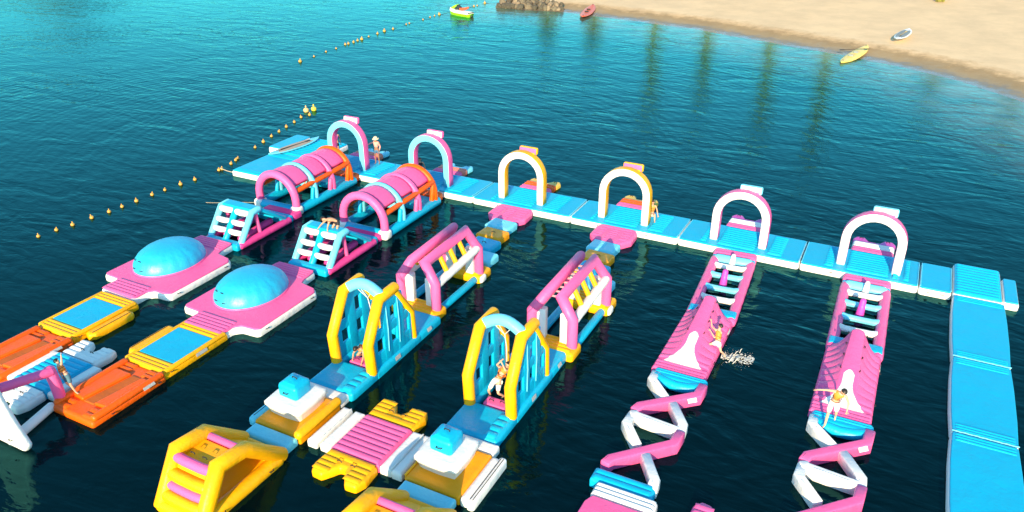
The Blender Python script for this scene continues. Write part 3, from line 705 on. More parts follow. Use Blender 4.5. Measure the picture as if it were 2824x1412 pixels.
# ---- monkey-bar houses
def monkey(loc, label):
    t = thing('monkey_bar_house', label, 'climbing frame', loc, group='pink monkey bar frames')
    m = MB(); m.slab(rect(-1.15, -.65, 1.12, .35), -.12, D+.02, .15, .14); m.ribs(-1.0, .95, -.55, .28, D+.0, 4, .07); m.build('near_platform', YEL, t)
    m = MB(); m.slab(rect(-.95, 3.2, 1.12, 4.35), -.12, D+.02, .15, .14); m.ribs(-.85, .95, 3.3, 4.25, D+.0, 4, .07); m.build('far_platform', YEL, t)
    MB().box((1.05, 3.5, .15), (.3, .5, .34), .1).build('corner_block', WHITE, t)
    for s_ in (-1, 1):
        a, b = s_*.86, s_*.33
        MB().tube([(s_*.82, .2, .14), (s_*.82, 3.4, .14)], .17, 12).build('side_float', CYAN, t)
        MB().tube([(a, -.1, D), (a, -.1, D+1.22), (b, .0, D+2.02), (b, 3.35, D+2.12), (a, 3.55, D+1.28), (a, 3.6, D)], .215, 14).build('house_frame', PINK, t)
        MB().slab([(s_*.70, -.12), (s_*.30, -.08), (s_*.34, .24), (s_*.72, .24)], D+.02, D+1.35, .06, .06).build('leg_fin', WHITE, t)
        MB().slab([(s_*.72, 3.25), (s_*.32, 3.25), (s_*.32, 3.55), (s_*.72, 3.55)], D+.02, D+1.35, .06, .06).build('leg_fin', WHITE, t)
        n = 9; MB().tube([(a, .1+k*3.3/n, D+1.13+.02*k) for k in range(n+1)], .19, 12, scale=[1, .96, 1.02, .97, 1.03, .97, 1.02, .97, 1.0, .95]).build('hand_rail', WHITE, t)
        for y in (.95, 1.75, 2.55):
            MB().tube([(b+s_*.05, y+.1, D+1.95), (a-s_*.02, y, D+1.2)], .11, 10).build('brace', YEL, t)
    for k in range(8):
        y = .35+k*.40
        MB().tube([(-.3, y, D+1.80), (.3, y, D+1.81)], .045, 8).build('monkey_bar', PALEP, t)
    m = MB(); m.tube([(-.5, 3.4, D+.6), (-.5, 3.4, D+1.9)], .1, 8); m.build('inner_post', GOLD, t)
    return t
tF = monkey((12.0, -12.05, 0), 'left pink and white monkey bar frame on yellow platforms')
dup(tF, (18.25, -12.1, 0), label='right pink and white monkey bar frame on yellow platforms')

# ---- stepping pads and octagons by the dock
def pad(name, label, cat, o, m_, z1=D-.03, group=None, rb=None, cr=.12, hn=False):
    cx = sum(p[0] for p in o)/len(o); cy = sum(p[1] for p in o)/len(o)
    t = thing(name, label, cat, (cx, cy, 0), group=group)
    MB().slab([(x-cx, y-cy) for x, y in o], -.1, z1, .12, cr).build('pad', m_, t)
    if rb:
        for r_ in rb: MB().ribs(r_[0]-cx, r_[1]-cx, r_[2]-cy, r_[3]-cy, z1-.01, r_[4], .05).build('rib_padding', m_, t)
    if hn: handle(t, (.05, 0, z1), s=.2)
    return t
oct_ = [(-.98, -.3), (-.98+.02, -.1), (.96, -.1), (1.0, -.95), (.98, -1.75), (.55, -2.35), (-.5, -2.3), (-.98, -1.7), (-1.02, -.9)]
for (dx, l) in ((10.9, 'pink eight sided pad in front of the left yellow arch'), (16.85, 'pink eight sided pad in front of the right yellow arch')):
    o = [(dx+x, -.72+y*.85+.05) for x, y in [(-.96, 0), (.96, 0), (1.12, -.45), (1.15, -1.55), (.72, -2.3), (-.62, -2.3), (-1.08, -1.6), (-1.1, -.45)]]
    pad('octagon_pad', l, 'floating mat', o, PINK, D-.02, 'pink pads at the walkway', rb=[(dx-.85, dx+.85, -1.05, -.75, 1), (dx-.28, dx+.28, -2.45, -1.1, 6), (dx-.95, dx-.42, -2.2, -1.1, 4), (dx+.42, dx+.95, -2.2, -1.1, 4)], cr=.15)
G = 'stepping pads in the two middle lanes'
def steps(ax, lane):
    # ax: list of (x, y) centres from dock to frame
    for (m_, nm, (x, y), (w_, l_), rot) in ax:
        c, s_ = math.cos(rot), math.sin(rot)
        o = [(x+u*c-v*s_, y+u*s_+v*c) for u, v in ((-w_, -l_), (w_, -l_), (w_, l_), (-w_, l_))]
        pad('stepping_pad', f'{nm} stepping pad leading to the {lane}', 'floating mat', o, m_, D+.02, G, rb=[(x-.14, x+.14, y-.3, y+.3, 3)] if nm.startswith('pale') else None, hn=not nm.startswith('pale'))
steps([(LCY, 'pale blue', (11.2, -3.15), (.72, .55), R(-4)), (YEL_SHADE, 'yellow', (11.35, -4.35), (.72, .55), R(-4)), (CYAN, 'blue', (11.5, -5.6), (.72, .6), R(-4)), (LCY, 'pale blue rounded', (12.05, -6.85), (.72, .55), R(-3))], 'left monkey bar frame')
steps([(LCY, 'pale blue', (16.95, -3.2), (.72, .55), R(-4)), (YEL_SHADE, 'yellow', (17.1, -4.4), (.72, .55), R(-4)), (CYAN, 'blue', (17.35, -5.65), (.72, .6), R(-4)), (LCY, 'pale blue rounded', (18.05, -6.85), (.72, .55), R(-3))], 'right monkey bar frame')

# ---- ladder floats, ridge climbs and zigzag beams (lanes 5 and 6)
def ladder(loc, label):
    t = thing('ladder_float', label, 'floating ladder', loc, group='pink ladder floats')
    # local y=0 at the dock edge (Y=-.85), extends to -6.5
    m = MB(); m.slab(rect(-1.02, -.55, 1.02, .02), -.1, D, .12, .08); m.ribs(-.95, .95, -.5, -.03, D-.01, 2, .06); m.build('link_pad', PINK, t)
    for s_ in (-1, 1):
        n = 8; pts = [(s_*.84, -.9-k*5.6/24, .16) for k in range(25)]
        MB().tube(pts, .21, 12, scale=[1+.07*abs(math.sin(k*math.pi*7/24)) for k in range(25)]).build('side_rail', PINK, t)
    MB().tube([(-.72, -.86, .18), (.72, -.86, .18)], .27, 14).build('end_roll', LCY, t)
    MB().slab(rect(-1.0, -.92, 1.0, -.56), -.05, .33, .1, .08).build('end_pad', CYAN, t)
    ys = [(-1.6, WHITE), (-2.6, LCY), (-3.85, LCY), (-4.85, WHITE)]
    for y, mt in ys:
        MB().sweep([(-.72, y, .24), (-.5, y, .22), (0, y, .215), (.5, y, .22), (.72, y, .24)], [(.15*math.cos(a*math.pi/7), .14*math.sin(a*math.pi/7)) for a in range(14)], caps=.03, scale=[1.15, .97, .93, .97, 1.15]).build('rung', mt, t)
    MB().tube([(0, -1.2, .1), (0.03, -1.15, .62)], .14, 12, scale=[1.15, .75]).build('bollard', WHITE, t)
    MB().tube([(-.05, -3.3, .0), (-.02, -3.12, .75)], .14, 12, scale=[1.3, .9]).build('bollard', PURP, t)
    MB().slab(rect(-1.0, -6.45, 1.0, -5.85), -.08, D+.05, .12, .08).build('far_pad', CYAN, t)
    return t
tG = ladder((22.95, -.85, 0), 'left pink ladder float with white and blue rungs'); tG.rotation_euler = (0, 0, R(3.5))
dup(tG, (28.9, -.85, 0), R(.8), 'right pink ladder float with white and blue rungs')
def ridge(loc, label):
    t = thing('ridge_climb', label, 'climbing wall', loc, group='pink ridges with a white ramp')
    # local y: 0 far end (Y=-7.2) .. -4.7 near end
    L = 4.75
    def crest(q): return .30+1.22*(1-q)**1.05 if q > .1 else .30+1.22*(1-q)**1.05*math.sqrt(max(0, 1-((.1-q)/.1)**2)*.97+.03)
    def f(u, v):
        x = (u*2-1)*1.0; q = v; y = -q*L
        c = crest(q)*(1-.0); wc = .20+.18*q
        ax = abs(x)
        base = .30
        h = base
        if ax < wc: k = 1-.06*(ax/wc)**2
        else:
            s_ = (ax-wc)/(1-wc); k = .94*(1-s_)**(2.0-.6*q)
        h = base + (c-base)*k
        fr = math.sin(min(1, max(0, (ax-wc)/(1-wc)*1.4))*math.pi/2)
        if .06 < q < .84 and ax > wc: h += .075*fr*abs(math.sin(q*math.pi*11+ax*1.2))**.6*(min(1, (1-ax)*8+.25))
        if q > .87: h = base + .05*abs(math.sin((q-.87)/.13*math.pi*3))**.6
        if ax > .94: h -= (ax-.94)*1.5
        return (x, y, h)
    def mf(u, v):
        x = abs(u*2-1); q = v
        if q < .52 or q > .885: return 0
        wd = .17+.05*(q-.52)/.36 if q < .7 else .22+.55*((q-.7)/.185)**1.6
        if q < .56: wd *= math.sqrt((q-.52)/.04)
        return 1 if x < wd else 0
    m = MB(); m.grid(120, 220, f, matf=mf, flip=True)
    m.grid(1, 150, lambda u, v: (-1, -v*L, f(0, v)[2] if u > .5 else -.12)); m.grid(1, 150, lambda u, v: (1, -v*L, f(1, v)[2] if u > .5 else -.12), flip=True)
    m.grid(72, 1, lambda u, v: (u*2-1, 0, f(u, 0)[2] if v > .5 else -.12), flip=True); m.grid(72, 1, lambda u, v: (u*2-1, -L, f(u, 1)[2] if v > .5 else -.12))
    m.build('ridge_body', [PINK, WHITE], t)
    for s_ in (-1, 1):
        for q in (.12, .24, .36, .5): handle(t, (s_*.3, -q*L, crest(q)*.93), (0, 1, 0), (s_, 0, .4), .12)
        for q in (.25, .7): handle(t, (s_*1.01, -q*L, .2), (0, 1, 0), (s_, 0, 0), .12)
    patch(t, (1.01, -.9, .22), (.4, .16), R(90), R(84), WHITE)
    return t
tH = ridge((23.3, -7.25, 0), 'left pink ridge, person in orange vest hanging on its right side')
dup(tH, (28.98, -7.25, 0), label='right pink ridge behind the man in white shorts')
def beam(mb_, a, b, r=.2, h=.24):
    sec = roundrect_sec(r, h, .11, 3)
    mb_.sweep([(a[0], a[1], .12), (b[0], b[1], .12)], sec, up=(0, 0, 1), caps=.04)
def zigzag(loc, label, n=3):
    t = thing('zigzag_beams', label, 'balance beams', loc, group='white and pink zigzag beams')
    # local y=0 at Y=-12.05
    m = MB(); m.slab(rect(-1.0, -.45, 1.0, .08), -.1, D-.0, .12, .08)
    m.sweep([(-.9, -.32, D-.16), (-.4, -.48, D-.2), (0, -.52, D-.22), (.4, -.48, D-.2), (.9, -.32, D-.16)], [(.2*math.cos(a*math.pi/7), .2*math.sin(a*math.pi/7)) for a in range(14)], caps=.03); m.ribs(-.93, .93, -.2, .04, D-.01, 2, .04); m.build('far_end', CYAN, t)
    def tb(pts, mt, zz=.13):
        sec = roundrect_sec(.165, .24, .065, 3)
        MB().sweep([(x, y, zz) for x, y in pts], sec, up=(0, 0, 1), caps=.05).build('beam', mt, t)
        q = [Vector((x, y, zz+.242)) for x, y in pts]
        a, b = q[-2], q[-1]; d = (b-a).normalized(); sd_ = Vector((d.y, -d.x, 0))*.05
        MB().tube([a+d*.25+sd_, b-d*.25+sd_], .018, 6).build('beam_seam', mt, t)
    tb([(-.88, -.25), (-.88, -.7), (-.05, -1.65)], WHITE)
    tb([(.9, -.3), (.86, -.95), (-.78, -2.45), (-.85, -2.75)], PINK, .16)
    tb([(.2, -1.75), (.86, -2.75), (.88, -3.2)], WHITE)
    tb([(-.85, -2.85), (-.75, -3.0), (.8, -3.15)], WHITE, .15)
    tb([(-.85, -2.95), (-.88, -3.5), (-.2, -4.4)], WHITE, .11)
    tb([(.9, -3.2), (.86, -3.85), (-.72, -5.45), (-.8, -5.75)], PINK, .16)
    tb([(.2, -4.75), (.84, -5.75), (.86, -6.15)], WHITE)
    m = MB(); m.slab(rect(-1.0, -6.6, 1.0, -6.0), -.1, D, .12, .08); m.ribs(-.92, .92, -6.55, -6.05, D-.01, 2, .05); m.build('near_end', CYAN, t)
    patch(t, (.78, -1.3, D-.05), (.34, .16), R(42), R(50), WHITE)
    return t
tI = zigzag((23.45, -12.05, 0), 'left zigzag of crossing white and pink beams')
dup(tI, (29.08, -12.05, 0), label='right zigzag of crossing white and pink beams, man stepping on it')
# near pieces cut by the lower edge
t = thing('link_mat', 'white ribbed link mat below the left zigzag beams', 'floating mat', (23.7, -18.95, 0))
m = MB(); m.slab(rect(-.98, -.3, .98, .28), -.1, D, .12, .08); m.ribs(-.93, .93, -.27, .25, D-.01, 3, .08); m.build('pad', WHITE, t)
platform('pink_float', 'large plain pink float at the lower edge, below the left zigzag', 'floating mat', [(-.95, 1.75), (.95, 1.75), (1.3, 1.3), (1.3, -1.8), (-1.15, -1.8), (-1.1, 1.4)], PINK, PINK, D, loc=(23.75, -21.0, 0))
t = thing('pink_lobe_float', 'small pink ribbed lobe peeking in at the lower edge between the zigzags', 'floating mat', (25.95, -18.6, 0))
m = MB(); m.slab([(-.36, -1.1), (.36, -1.1), (.34, .25), (.18, .55), (-.14, .6), (-.34, .3)], -.1, D, .14, .12); m.ribs(-.28, .28, -.9, .42, D-.01, 5, .06); m.build('lobe', PINK, t)

# ---- yellow stairs
def stairs(loc, label):
    t = thing('yellow_stair_float', label, 'inflatable stairs', loc, group='yellow stair floats with pink bars')
    # local: x across (-.98..1), y 0 near (-25.2) .. 3.4 far
    for s_ in (-1, 1):
        x = s_*.84
        MB().tube([(x, .02, .06), (x, .92, D+1.2), (x, 1.95, D+1.08), (x, 3.32, .16)], .25, 16, cap=.1).build('side_rail', YEL, t)
        MB().tube([(x, .1, .1), (x, 3.1, .1)], .24, 14).build('side_float', YEL, t)
    MB().tube([(-.8, .05, .08), (.8, .05, .08)], .24, 12).build('near_float', YEL, t)
    def rung(y, z, mt, r=.17, x0=-.68, x1=.68):
        MB().tube([(x0, y, z), (x0*.5, y-.03, z), (x1*.5, y-.03, z), (x1, y, z)], r, 12).build('step', mt, t)
    rung(.18, .42, YEL, .2); rung(.36, .70, PINK, .15); rung(.52, .98, YEL, .2); rung(.78, 1.42, PINK, .16); 
    M = Matrix.Translation((0, .35, .72)) @ Matrix.Rotation(R(58), 4, 'X')
    MB().slab(rect(-.8, -.75, .8, .8), -.14, -.02, .04, .03, M=M).build('riser_sheet', YEL, t)
    M = Matrix.Translation((0, 1.35, D+1.0))
    MB().slab(rect(-.72, -.5, .72, .45), -.1, .03, .05, .05, M=M).build('top_sheet', YEL, t)
    MB().tube([(-.66, 1.95, D+1.02), (.66, 1.95, D+1.02)], .12, 12).build('crest_bar', PINK, t)
    ang = math.atan2(-1.15, 1.45); M = Matrix.Translation((0, 1.9, D+.98)) @ Matrix.Rotation(ang, 4, 'X')
    MB().slab(rect(-.78, 0, .78, 1.7), -.1, .0, .05, .05, M=M).build('slide_sheet', YEL, t)
    MB().slab(rect(-1.0, 2.75, 1.0, 3.42), -.1, D-.05, .13, .12).build('far_float', YEL, t)
    MB().slab(rect(-.8, .1, .8, 3.0), .02, .24, .06, .05).build('floor_sheet', YEL, t)
    for x in (-.25, .25): handle(t, (x, 1.0, D+1.2))
    handle(t, (1.08, .6, .16), (0, 1, 0), (1, 0, 0)); handle(t, (1.08, 2.6, .16), (0, 1, 0), (1, 0, 0))
    return t
tJ = stairs((12.2, -25.3, 0), 'yellow stair float with pink bars at the lower left'); tJ.rotation_euler = (0, 0, R(-1))
dup(tJ, (18.55, -25.15, 0), R(0), 'yellow stair float cut by the lower edge, in front of the white winged platform')

# ---- pink portal and white fin at the lower left
t = thing('swing_gate', 'white fin with pink cross bar and post at the lower left edge', 'climbing frame', (4.2, -23.4, 0))
MB().tube([(-.02, .0, .3), (-.02, -.02, D+.66), (-.1, -.04, D+1.15)], .2, 14).build('post', PINK, t)
MB().tube([(-.02, -.05, D+1.12), (-.3, -1.6, D+1.35)], .17, 14).build('cross_bar', PINK, t)
MB().tube([(-.1, -.35, .14), (.35, -2.1, .1)], .17, 12).build('base_float', WHITE, t)
fin = MB()
fin.slab([(-1.3, 0), (.88, 0.0), (.98, .22), (.55, 1.0), (.2, 1.9), (-.2, 3.0), (-.9, 3.6), (-1.3, 3.6)], -.17, .17, .15, .15,
         M=Matrix.Translation((.35, -2.1, .02)) @ Matrix.Rotation(R(90), 4, 'X'))
fin.build('white_fin', WHITE, t)
handle(t, (.72, -2.28, .42), (1, 0, 0), (0, -1, 0))

# ------------------------------------------------------------------ buoys and ropes
A = [(-9.74, -14.78), (-9.63, -13.85), (-9.45, -13.03), (-9.35, -11.93), (-9.22, -10.96), (-9.19, -10.13), (-9.14, -9.21), (-9.14, -8.14), (-9.07, -7.28), (-8.94, -6.21), (-8.78, -5.25), (-8.72, -3.38), (-8.67, -3.2), (-8.91, -2.18), (-9.13, -1.54), (-9.24, -1.26), (-9.81, 0.94), (-10.14, 2.09), (-10.5, 3.27), (-10.78, 4.35), (-11.07, 5.46), (-11.34, 6.63), (-11.7, 7.81), (-11.55, 8.58)]
B = [(-24.14, 22.12), (-24.4, 24.49), (-24.74, 26.74), (-24.76, 28.43), (-25.14, 30.43), (-25.09, 30.9), (-25.12, 31.8), (-25.23, 32.67), (-25.23, 33.38), (-25.44, 34.95), (-25.54, 36.71), (-25.71, 38.27), (-25.56, 39.78), (-25.84, 42.9), (-25.9, 43.65), (-25.73, 46.41), (-25.91, 48.26), (-25.9, 49.29), (-25.81, 50.32), (-25.05, 57.79), (-24.89, 58.39), (-24.93, 60.58)]
ORD = 'first second third fourth fifth sixth seventh eighth ninth tenth eleventh twelfth thirteenth fourteenth fifteenth sixteenth seventeenth eighteenth nineteenth twentieth twenty-first twenty-second twenty-third twenty-fourth'.split()
t = thing('buoy', 'small orange float strung on the rope nearest the blue domes', 'buoy', group='small orange floats of the near rope')
MB().ball((0, 0, .05), (.11, .11, .10), 14, 9).build('float', BUOY, t); MB().tube([(0, 0, .16), (0, 0, .21)], .03, 8).build('cap', BUOY, t)
b0 = t
for i, (x, y) in enumerate(A):
    o = b0 if i == 0 else dup(b0)
    o.location = (x, y, 0); o.rotation_euler = (R(rnd.uniform(-12, 12)), R(rnd.uniform(-12, 12)), rnd.uniform(0, 6)); k = rnd.uniform(.85, 1.12); o.scale = (k, k, k)
    o['label'] = ORD[i]+' small orange float of the near rope, counted from its left end'
b1 = dup(b0, label='small orange float strung on the far rope running to the jet ski'); b1['group'] = 'small orange floats of the far rope'
for i, (x, y) in enumerate(B):
    o = b1 if i == 0 else dup(b1)
    o['label'] = ORD[i]+' small orange float of the far rope, counted from its near end'
    o.location = (x, y, 0); k = rnd.choice((.75, 1.0, 1.35)); o.scale = (k*1.15, k*1.15, k*1.15); o.rotation_euler = (R(rnd.uniform(-12, 12)), R(rnd.uniform(-12, 12)), rnd.uniform(0, 6))
for (x, y, mt, l) in ((-12.4, 9.2, BUOY3, 'large cream ball buoy at the end of the near rope'), (-12.1, 9.75, BUOY2, 'large yellow ball buoy beside the cream one')):
    t = thing('ball_buoy', l, 'buoy', (x, y, 0)); MB().ball((0, 0, .12), (.21, .21, .2), 18, 12).build('float', mt, t)
    MB().tube([(0, 0, .38), (0, 0, .46)], .05, 8).build('cap', mt, t)
def rope(name, pts, r, mt, label, z=.02):
    q = []
    for (a, b) in zip(pts, pts[1:]):
        for k in range(4):
            u = k/4; q.append((a[0]+(b[0]-a[0])*u, a[1]+(b[1]-a[1])*u, z-.05*math.sin(u*math.pi)))
    q.append((*pts[-1], z)); o = MB().tube(q, r, 6, cap=.01).build(name, mt); tag(o, label, 'rope'); return o
rope('buoy_rope', A+[(-12.4, 9.2)], .013, DROPE, 'thin dark rope threading the near row of small floats')
rope('buoy_rope', B+[(-22.5, 62.5)], .016, DROPE, 'thin dark rope threading the far row of small floats', .03)
rope('mooring_rope', [(-8.69, -3.3), (-7.3, -3.5)], .02, ROPE, 'pale mooring rope from the floats to the flat boarding platform', .16)
rope('mooring_rope', [(-5.4, -7.6), (-4.2, -6.8), (-2.6, -6.1)], .009, ROPE, 'pale mooring rope reaching the left tunnel from the water', .05)

# ------------------------------------------------------------------ boards and boats
def hullshape(L, W, H, n=26, rocker=.12, m=12, top=True):
    """closed boat-like solid, returns MB"""
    mb_ = MB()
    def f(u, v):
        y = (u*2-1); w_ = W/2*(1-abs(y)**2.6)**.75+.004; a = v*2*math.pi
        z = H*.5*math.sin(a); z = z if z > 0 else z*1.0
        return (w_*math.cos(a)*(1 if math.sin(a) > -.2 else .9), y*L/2, H*.5+z*(.6+.4*(1-abs(y)**3)) + rocker*abs(y)**3)
    mb_.grid(n, m, f); return mb_
def board(loc, rz, tilt, deckc, label, L=3.3, W=.8, rim=None):
    t = thing('paddleboard', label, 'paddleboard', loc, rz); t.rotation_euler = (tilt, 0, rz)
    hullshape(L, W, .14, rocker=.1).build('hull', rim or WHITE, t)
    o = [(.8*W/2*(1-abs(k/8)**2.6)**.7*s_, k/8*L/2*.85) for s_, rg in ((1, range(-8, 9)), (-1, range(8, -9, -1))) for k in rg]
    o = [p for i, p in enumerate(o) if i == 0 or (abs(p[0]-o[i-1][0])+abs(p[1]-o[i-1][1])) > .01]
    MB().slab(o, .13, .155, .01, 0).build('deck_pad', deckc, t)
    m = MB(); m.tube([(-.05, -1.1, .185), (.06, .9, .185)], .016, 6); m.slab([(-.09, 0), (.09, 0), (.07, .38), (-.07, .38)], -.012, .012, .01, .03, M=Matrix.Translation((.06, .9, .185))); m.build('paddle', BLACK if deckc is not GREYD else GOLD, t)
    MB().tube([(0, 1.2, .15), (.05, 1.0, .19), (0, .8, .15)], .012, 5).build('cord', BLACK, t)
    return t
GREYD = plain('grey_deck_foam', (.22, .26, .27), .8)
board((-6.55, 1.25, D+.08), R(-8), 0, plain('tan_deck_foam', (.42, .34, .27), .8), 'white paddleboard lying on the ribbed platform at the far left', 4.3, .95, LCY)
board((27.2, 56.6, 1.02), R(-9), R(1.5), GREYD, 'white and grey paddleboard lying on the dry sand', 5.8, 1.3, WHITE)
def kayak(loc, rz, tilt, c, label, L=4.6, W=.82):
    t = thing('kayak', label, 'kayak', loc, rz); t.rotation_euler = (tilt, 0, rz)
    hullshape(L, W, .34, rocker=.18, m=16).build('hull', c, t)
    for y in (-.75, .65):
        MB().slab([(-.24, y-.42), (.24, y-.42), (.24, y+.42), (-.24, y+.42)], .325, .355, .012, .2).build('seat_well', plain('kayak_well', (.25, .08, .04) if c is not KYEL else (.7, .5, .2), .5), t)
        MB().box((0, y-.42, .42), (.42, .08, .2), .03).build('seat_back', BLACK if c is not KYEL else GREYD, t)
    for s_ in (-1, 1): handle(t, (0, s_*L*.44, .42), (1, 0, 0))
    return t
KYEL = plain('yellow_kayak_plastic', (.85, .62, .14), .4); KRED = plain('red_kayak_plastic', (.70, .13, .055), .4)
kayak((-9.4, 59.6, .05), R(12), R(1.5), KRED, 'red kayak pulled up at the waterline left', 8.0, 1.5)
ky = kayak((23.45, 48.4, .0), R(-13), R(3.2), KYEL, 'yellow kayak half out of the water on the right beach', 7.4, 1.35)
t = thing('paddle', 'dark double paddle lying across the yellow kayak', 'paddle', (23.3, 49.0, .62), R(35)); m = MB(); m.tube([(-1.1, 0, 0), (1.1, 0, .03)], .025, 6); m.build('shaft', BLACK, t)
for s_ in (-1, 1): MB().slab([(s_*1.05, -.12), (s_*1.5, -.15), (s_*1.55, .12), (s_*1.05, .12)], -.02, .025, .01, .06).build('blade', BLACK, t)

def jetski(loc, rz):
    t = thing('jet_ski', 'lime and white jet ski with red seat moored by the far rope', 'jet ski', loc, rz)
    LIME = plain('lime_paint', (.30, .75, .02), .25); RED = plain('red_seat_vinyl', (.75, .10, .03), .5); DG = plain('dark_trim', (.03, .035, .04), .4)
    def sh(zt, zb, wk, L=3.3):
        def f(u, v):
            y = u*2-1; w_ = .58*wk*(1-max(0, y)**2.4*.96)**.6*(1-.12*max(0, -y)); z = zb+(zt-zb)*v+.14*max(0, y)**2
            return w_, y*L/2, z
        return f
    m = MB(); f0 = sh(.30, -.1, .95)
    m.grid(28, 6, lambda u, v: ((f0(u, v)[0]*(.75+.25*v)), f0(u, v)[1], f0(u, v)[2])); m.grid(28, 6, lambda u, v: (-(f0(u, v)[0]*(.75+.25*v)), f0(u, v)[1], f0(u, v)[2]), flip=True)
    m.grid(1, 6, lambda u, v: ((u*2-1)*f0(0, v)[0]*(.75+.25*v), f0(0, v)[1], f0(0, v)[2])); m.build('hull', LIME, t)
    m = MB(); f1 = sh(.5, .28, 1.0)
    def top(u, v):
        w_, y, z = f1(u, 1); a = v*math.pi; return (w_*math.cos(a), y, f1(u, 0)[2]+.24*math.sin(a)**.6)
    m.grid(28, 16, top); m.grid(1, 8, lambda u, v: (f1(0, 0)[0]*math.cos(v*math.pi/2)*(u*2-1), f1(0, 0)[1], f1(0, 0)[2]+.24*math.sin(v*math.pi/2))); m.build('deck', WHITE, t)
    m = MB(); m.sweep([(0, 1.35, .62), (0, .9, .78), (0, .4, 1.02)], roundrect_sec(.26, .14, .08), caps=.1, scale=[.6, 1, .7]); m.build('hood', LIME, t)
    m = MB(); m.sweep([(0, .7, .6), (0, .3, .86), (0, .0, .66)], roundrect_sec(.2, .2, .08), caps=.08, scale=[1, .9, 1]); m.build('console', DG, t)
    m = MB(); m.sweep([(0, .05, .66), (0, -.4, .68), (0, -.9, .78), (0, -1.25, .92)], roundrect_sec(.2, .13, .08), caps=.1, scale=[.9, 1, 1, .7]); m.build('seat', RED, t)
    m = MB(); m.tube([(-.38, .22, 1.08), (-.1, .36, 1.06), (.1, .36, 1.06), (.38, .22, 1.08)], .03, 8); m.build('handlebar', DG, t)
    m = MB(); m.box((0, -1.55, .42), (.8, .35, .08), .03); m.build('rear_deck_mat', DG, t)
    MB().tube([(0, -1.62, .1), (0, -1.82, .08)], .1, 10).build('jet_nozzle', DG, t)
    t.scale = (1.15, 1.15, 1.15)
    return t
jetski((-23.3, 51.3, .02), R(72))

# ------------------------------------------------------------------ rocks, trees, bush
t = thing('rock_groyne', 'heap of brown boulders where the beach meets the water at the top', 'rocks', (-19, 60.5, 0), group=None)
ROCK = [plain('boulder_rock', (.16, .13, .085), .9, var=.5, scale=2, bump=.05), plain('boulder_rock', (.08, .07, .05), .9, var=.4, scale=2, bump=.05), plain('boulder_rock', (.26, .20, .13), .9, var=.4, scale=2, bump=.05)]
protos = []
for k in range(5):
    m = MB(); m.ball((0, 0, 0), 1, 10, 7)
    m.v = [tuple(Vector(v)*(1+.35*noise.noise(Vector(v)*1.3+Vector((k*9, 0, 0))))) for v in m.v]
    me = m.build('boulder', ROCK[k % 3], None, smooth=False); protos.append(me.data); bpy.data.objects.remove(me)
for i in range(150):
    u = rnd.random()**1.25; v = rnd.random()**1.2
    x = -21.7+u*8.5+rnd.uniform(-.3, .3); y = 58.4+max(0, .12*(x+22))+v*5.0*(1-.6*u)
    r = rnd.uniform(.28, .62)*(1-.3*u)
    o = bpy.data.objects.new('boulder', protos[i % 5]); col.objects.link(o); o.parent = t
    o.location = (x+19, y-60.5, .05+v*.75*(1-u*.6)+rnd.uniform(-.1, .2)); o.scale = (r*rnd.uniform(.8, 1.3), r, r*rnd.uniform(.6, .9)); o.rotation_euler = (rnd.uniform(0, 6), rnd.uniform(0, 6), rnd.uniform(0, 6))

LEAF = plain('palm_leaf', (.30, .30, .04), .6, var=.4, scale=1.5); DRYLEAF = plain('dry_palm_leaf', (.62, .46, .12), .8, var=.3, scale=2); TRUNK = plain('palm_trunk', (.46, .36, .18), .9, var=.3, scale=4, bump=.03)
GRASSY = plain('dune_grass', (.32, .30, .06), .7)
def palm(loc, H, label, seed):
    rr = random.Random(seed)
    t = thing('palm_tree', label, 'palm tree', loc, group='palms behind the beach')
    MB().tube([(0, 0, -.2), (.1, 0, H*.4), (.25, .1, H*.8), (.3, .15, H)], .32, 10, scale=[1.4, .9, .8, .85]).build('trunk', TRUNK, t)
    top = Vector((.3, .15, H))
    def fronds(n, e0, e1, L, w_, tops=None):
        m = MB()
        for k in range(n):
            az = rr.uniform(0, 2*math.pi); el = R(rr.uniform(e0, e1)); l = L*rr.uniform(.8, 1.15)
            tp = tops[k % len(tops)] if tops else top; d = Vector((math.cos(az), math.sin(az), 0)); side = Vector((-d.y, d.x, 0))
            pts = []
            for j in range(7):
                u = j/6; pts.append(tp+d*(l*u*math.cos(el)*(1-.12*u))+Vector((0, 0, l*(u*math.sin(el)-.55*u*u))))
            for j in range(1, 7):
                for s_ in (-1, 1):
                    for q in range(2):
                        p = pts[j-1].lerp(pts[j], q*.5+.25); ll = w_*math.sin(math.pi*(j-.5+q*.5)/7.5+.15); tip = p+side*s_*ll+d*ll*.4-Vector((0, 0, ll*.45))
                        m.add([p-d*.06, p+d*.06, tip], [(0, 1, 2)])
            m.tube(pts, .03, 4, cap=.01)
        return m
    fronds(34, -15, 75, 2.9, .7).build('green_crown', LEAF, t, smooth=False)
    fronds(80, -70, -10, 2.7, .6, [Vector((.1+.2*k/9, .1*k/9, H*(.22+.75*k/9))) for k in range(10)]).build('dry_skirt', DRYLEAF, t, smooth=False)
    return t
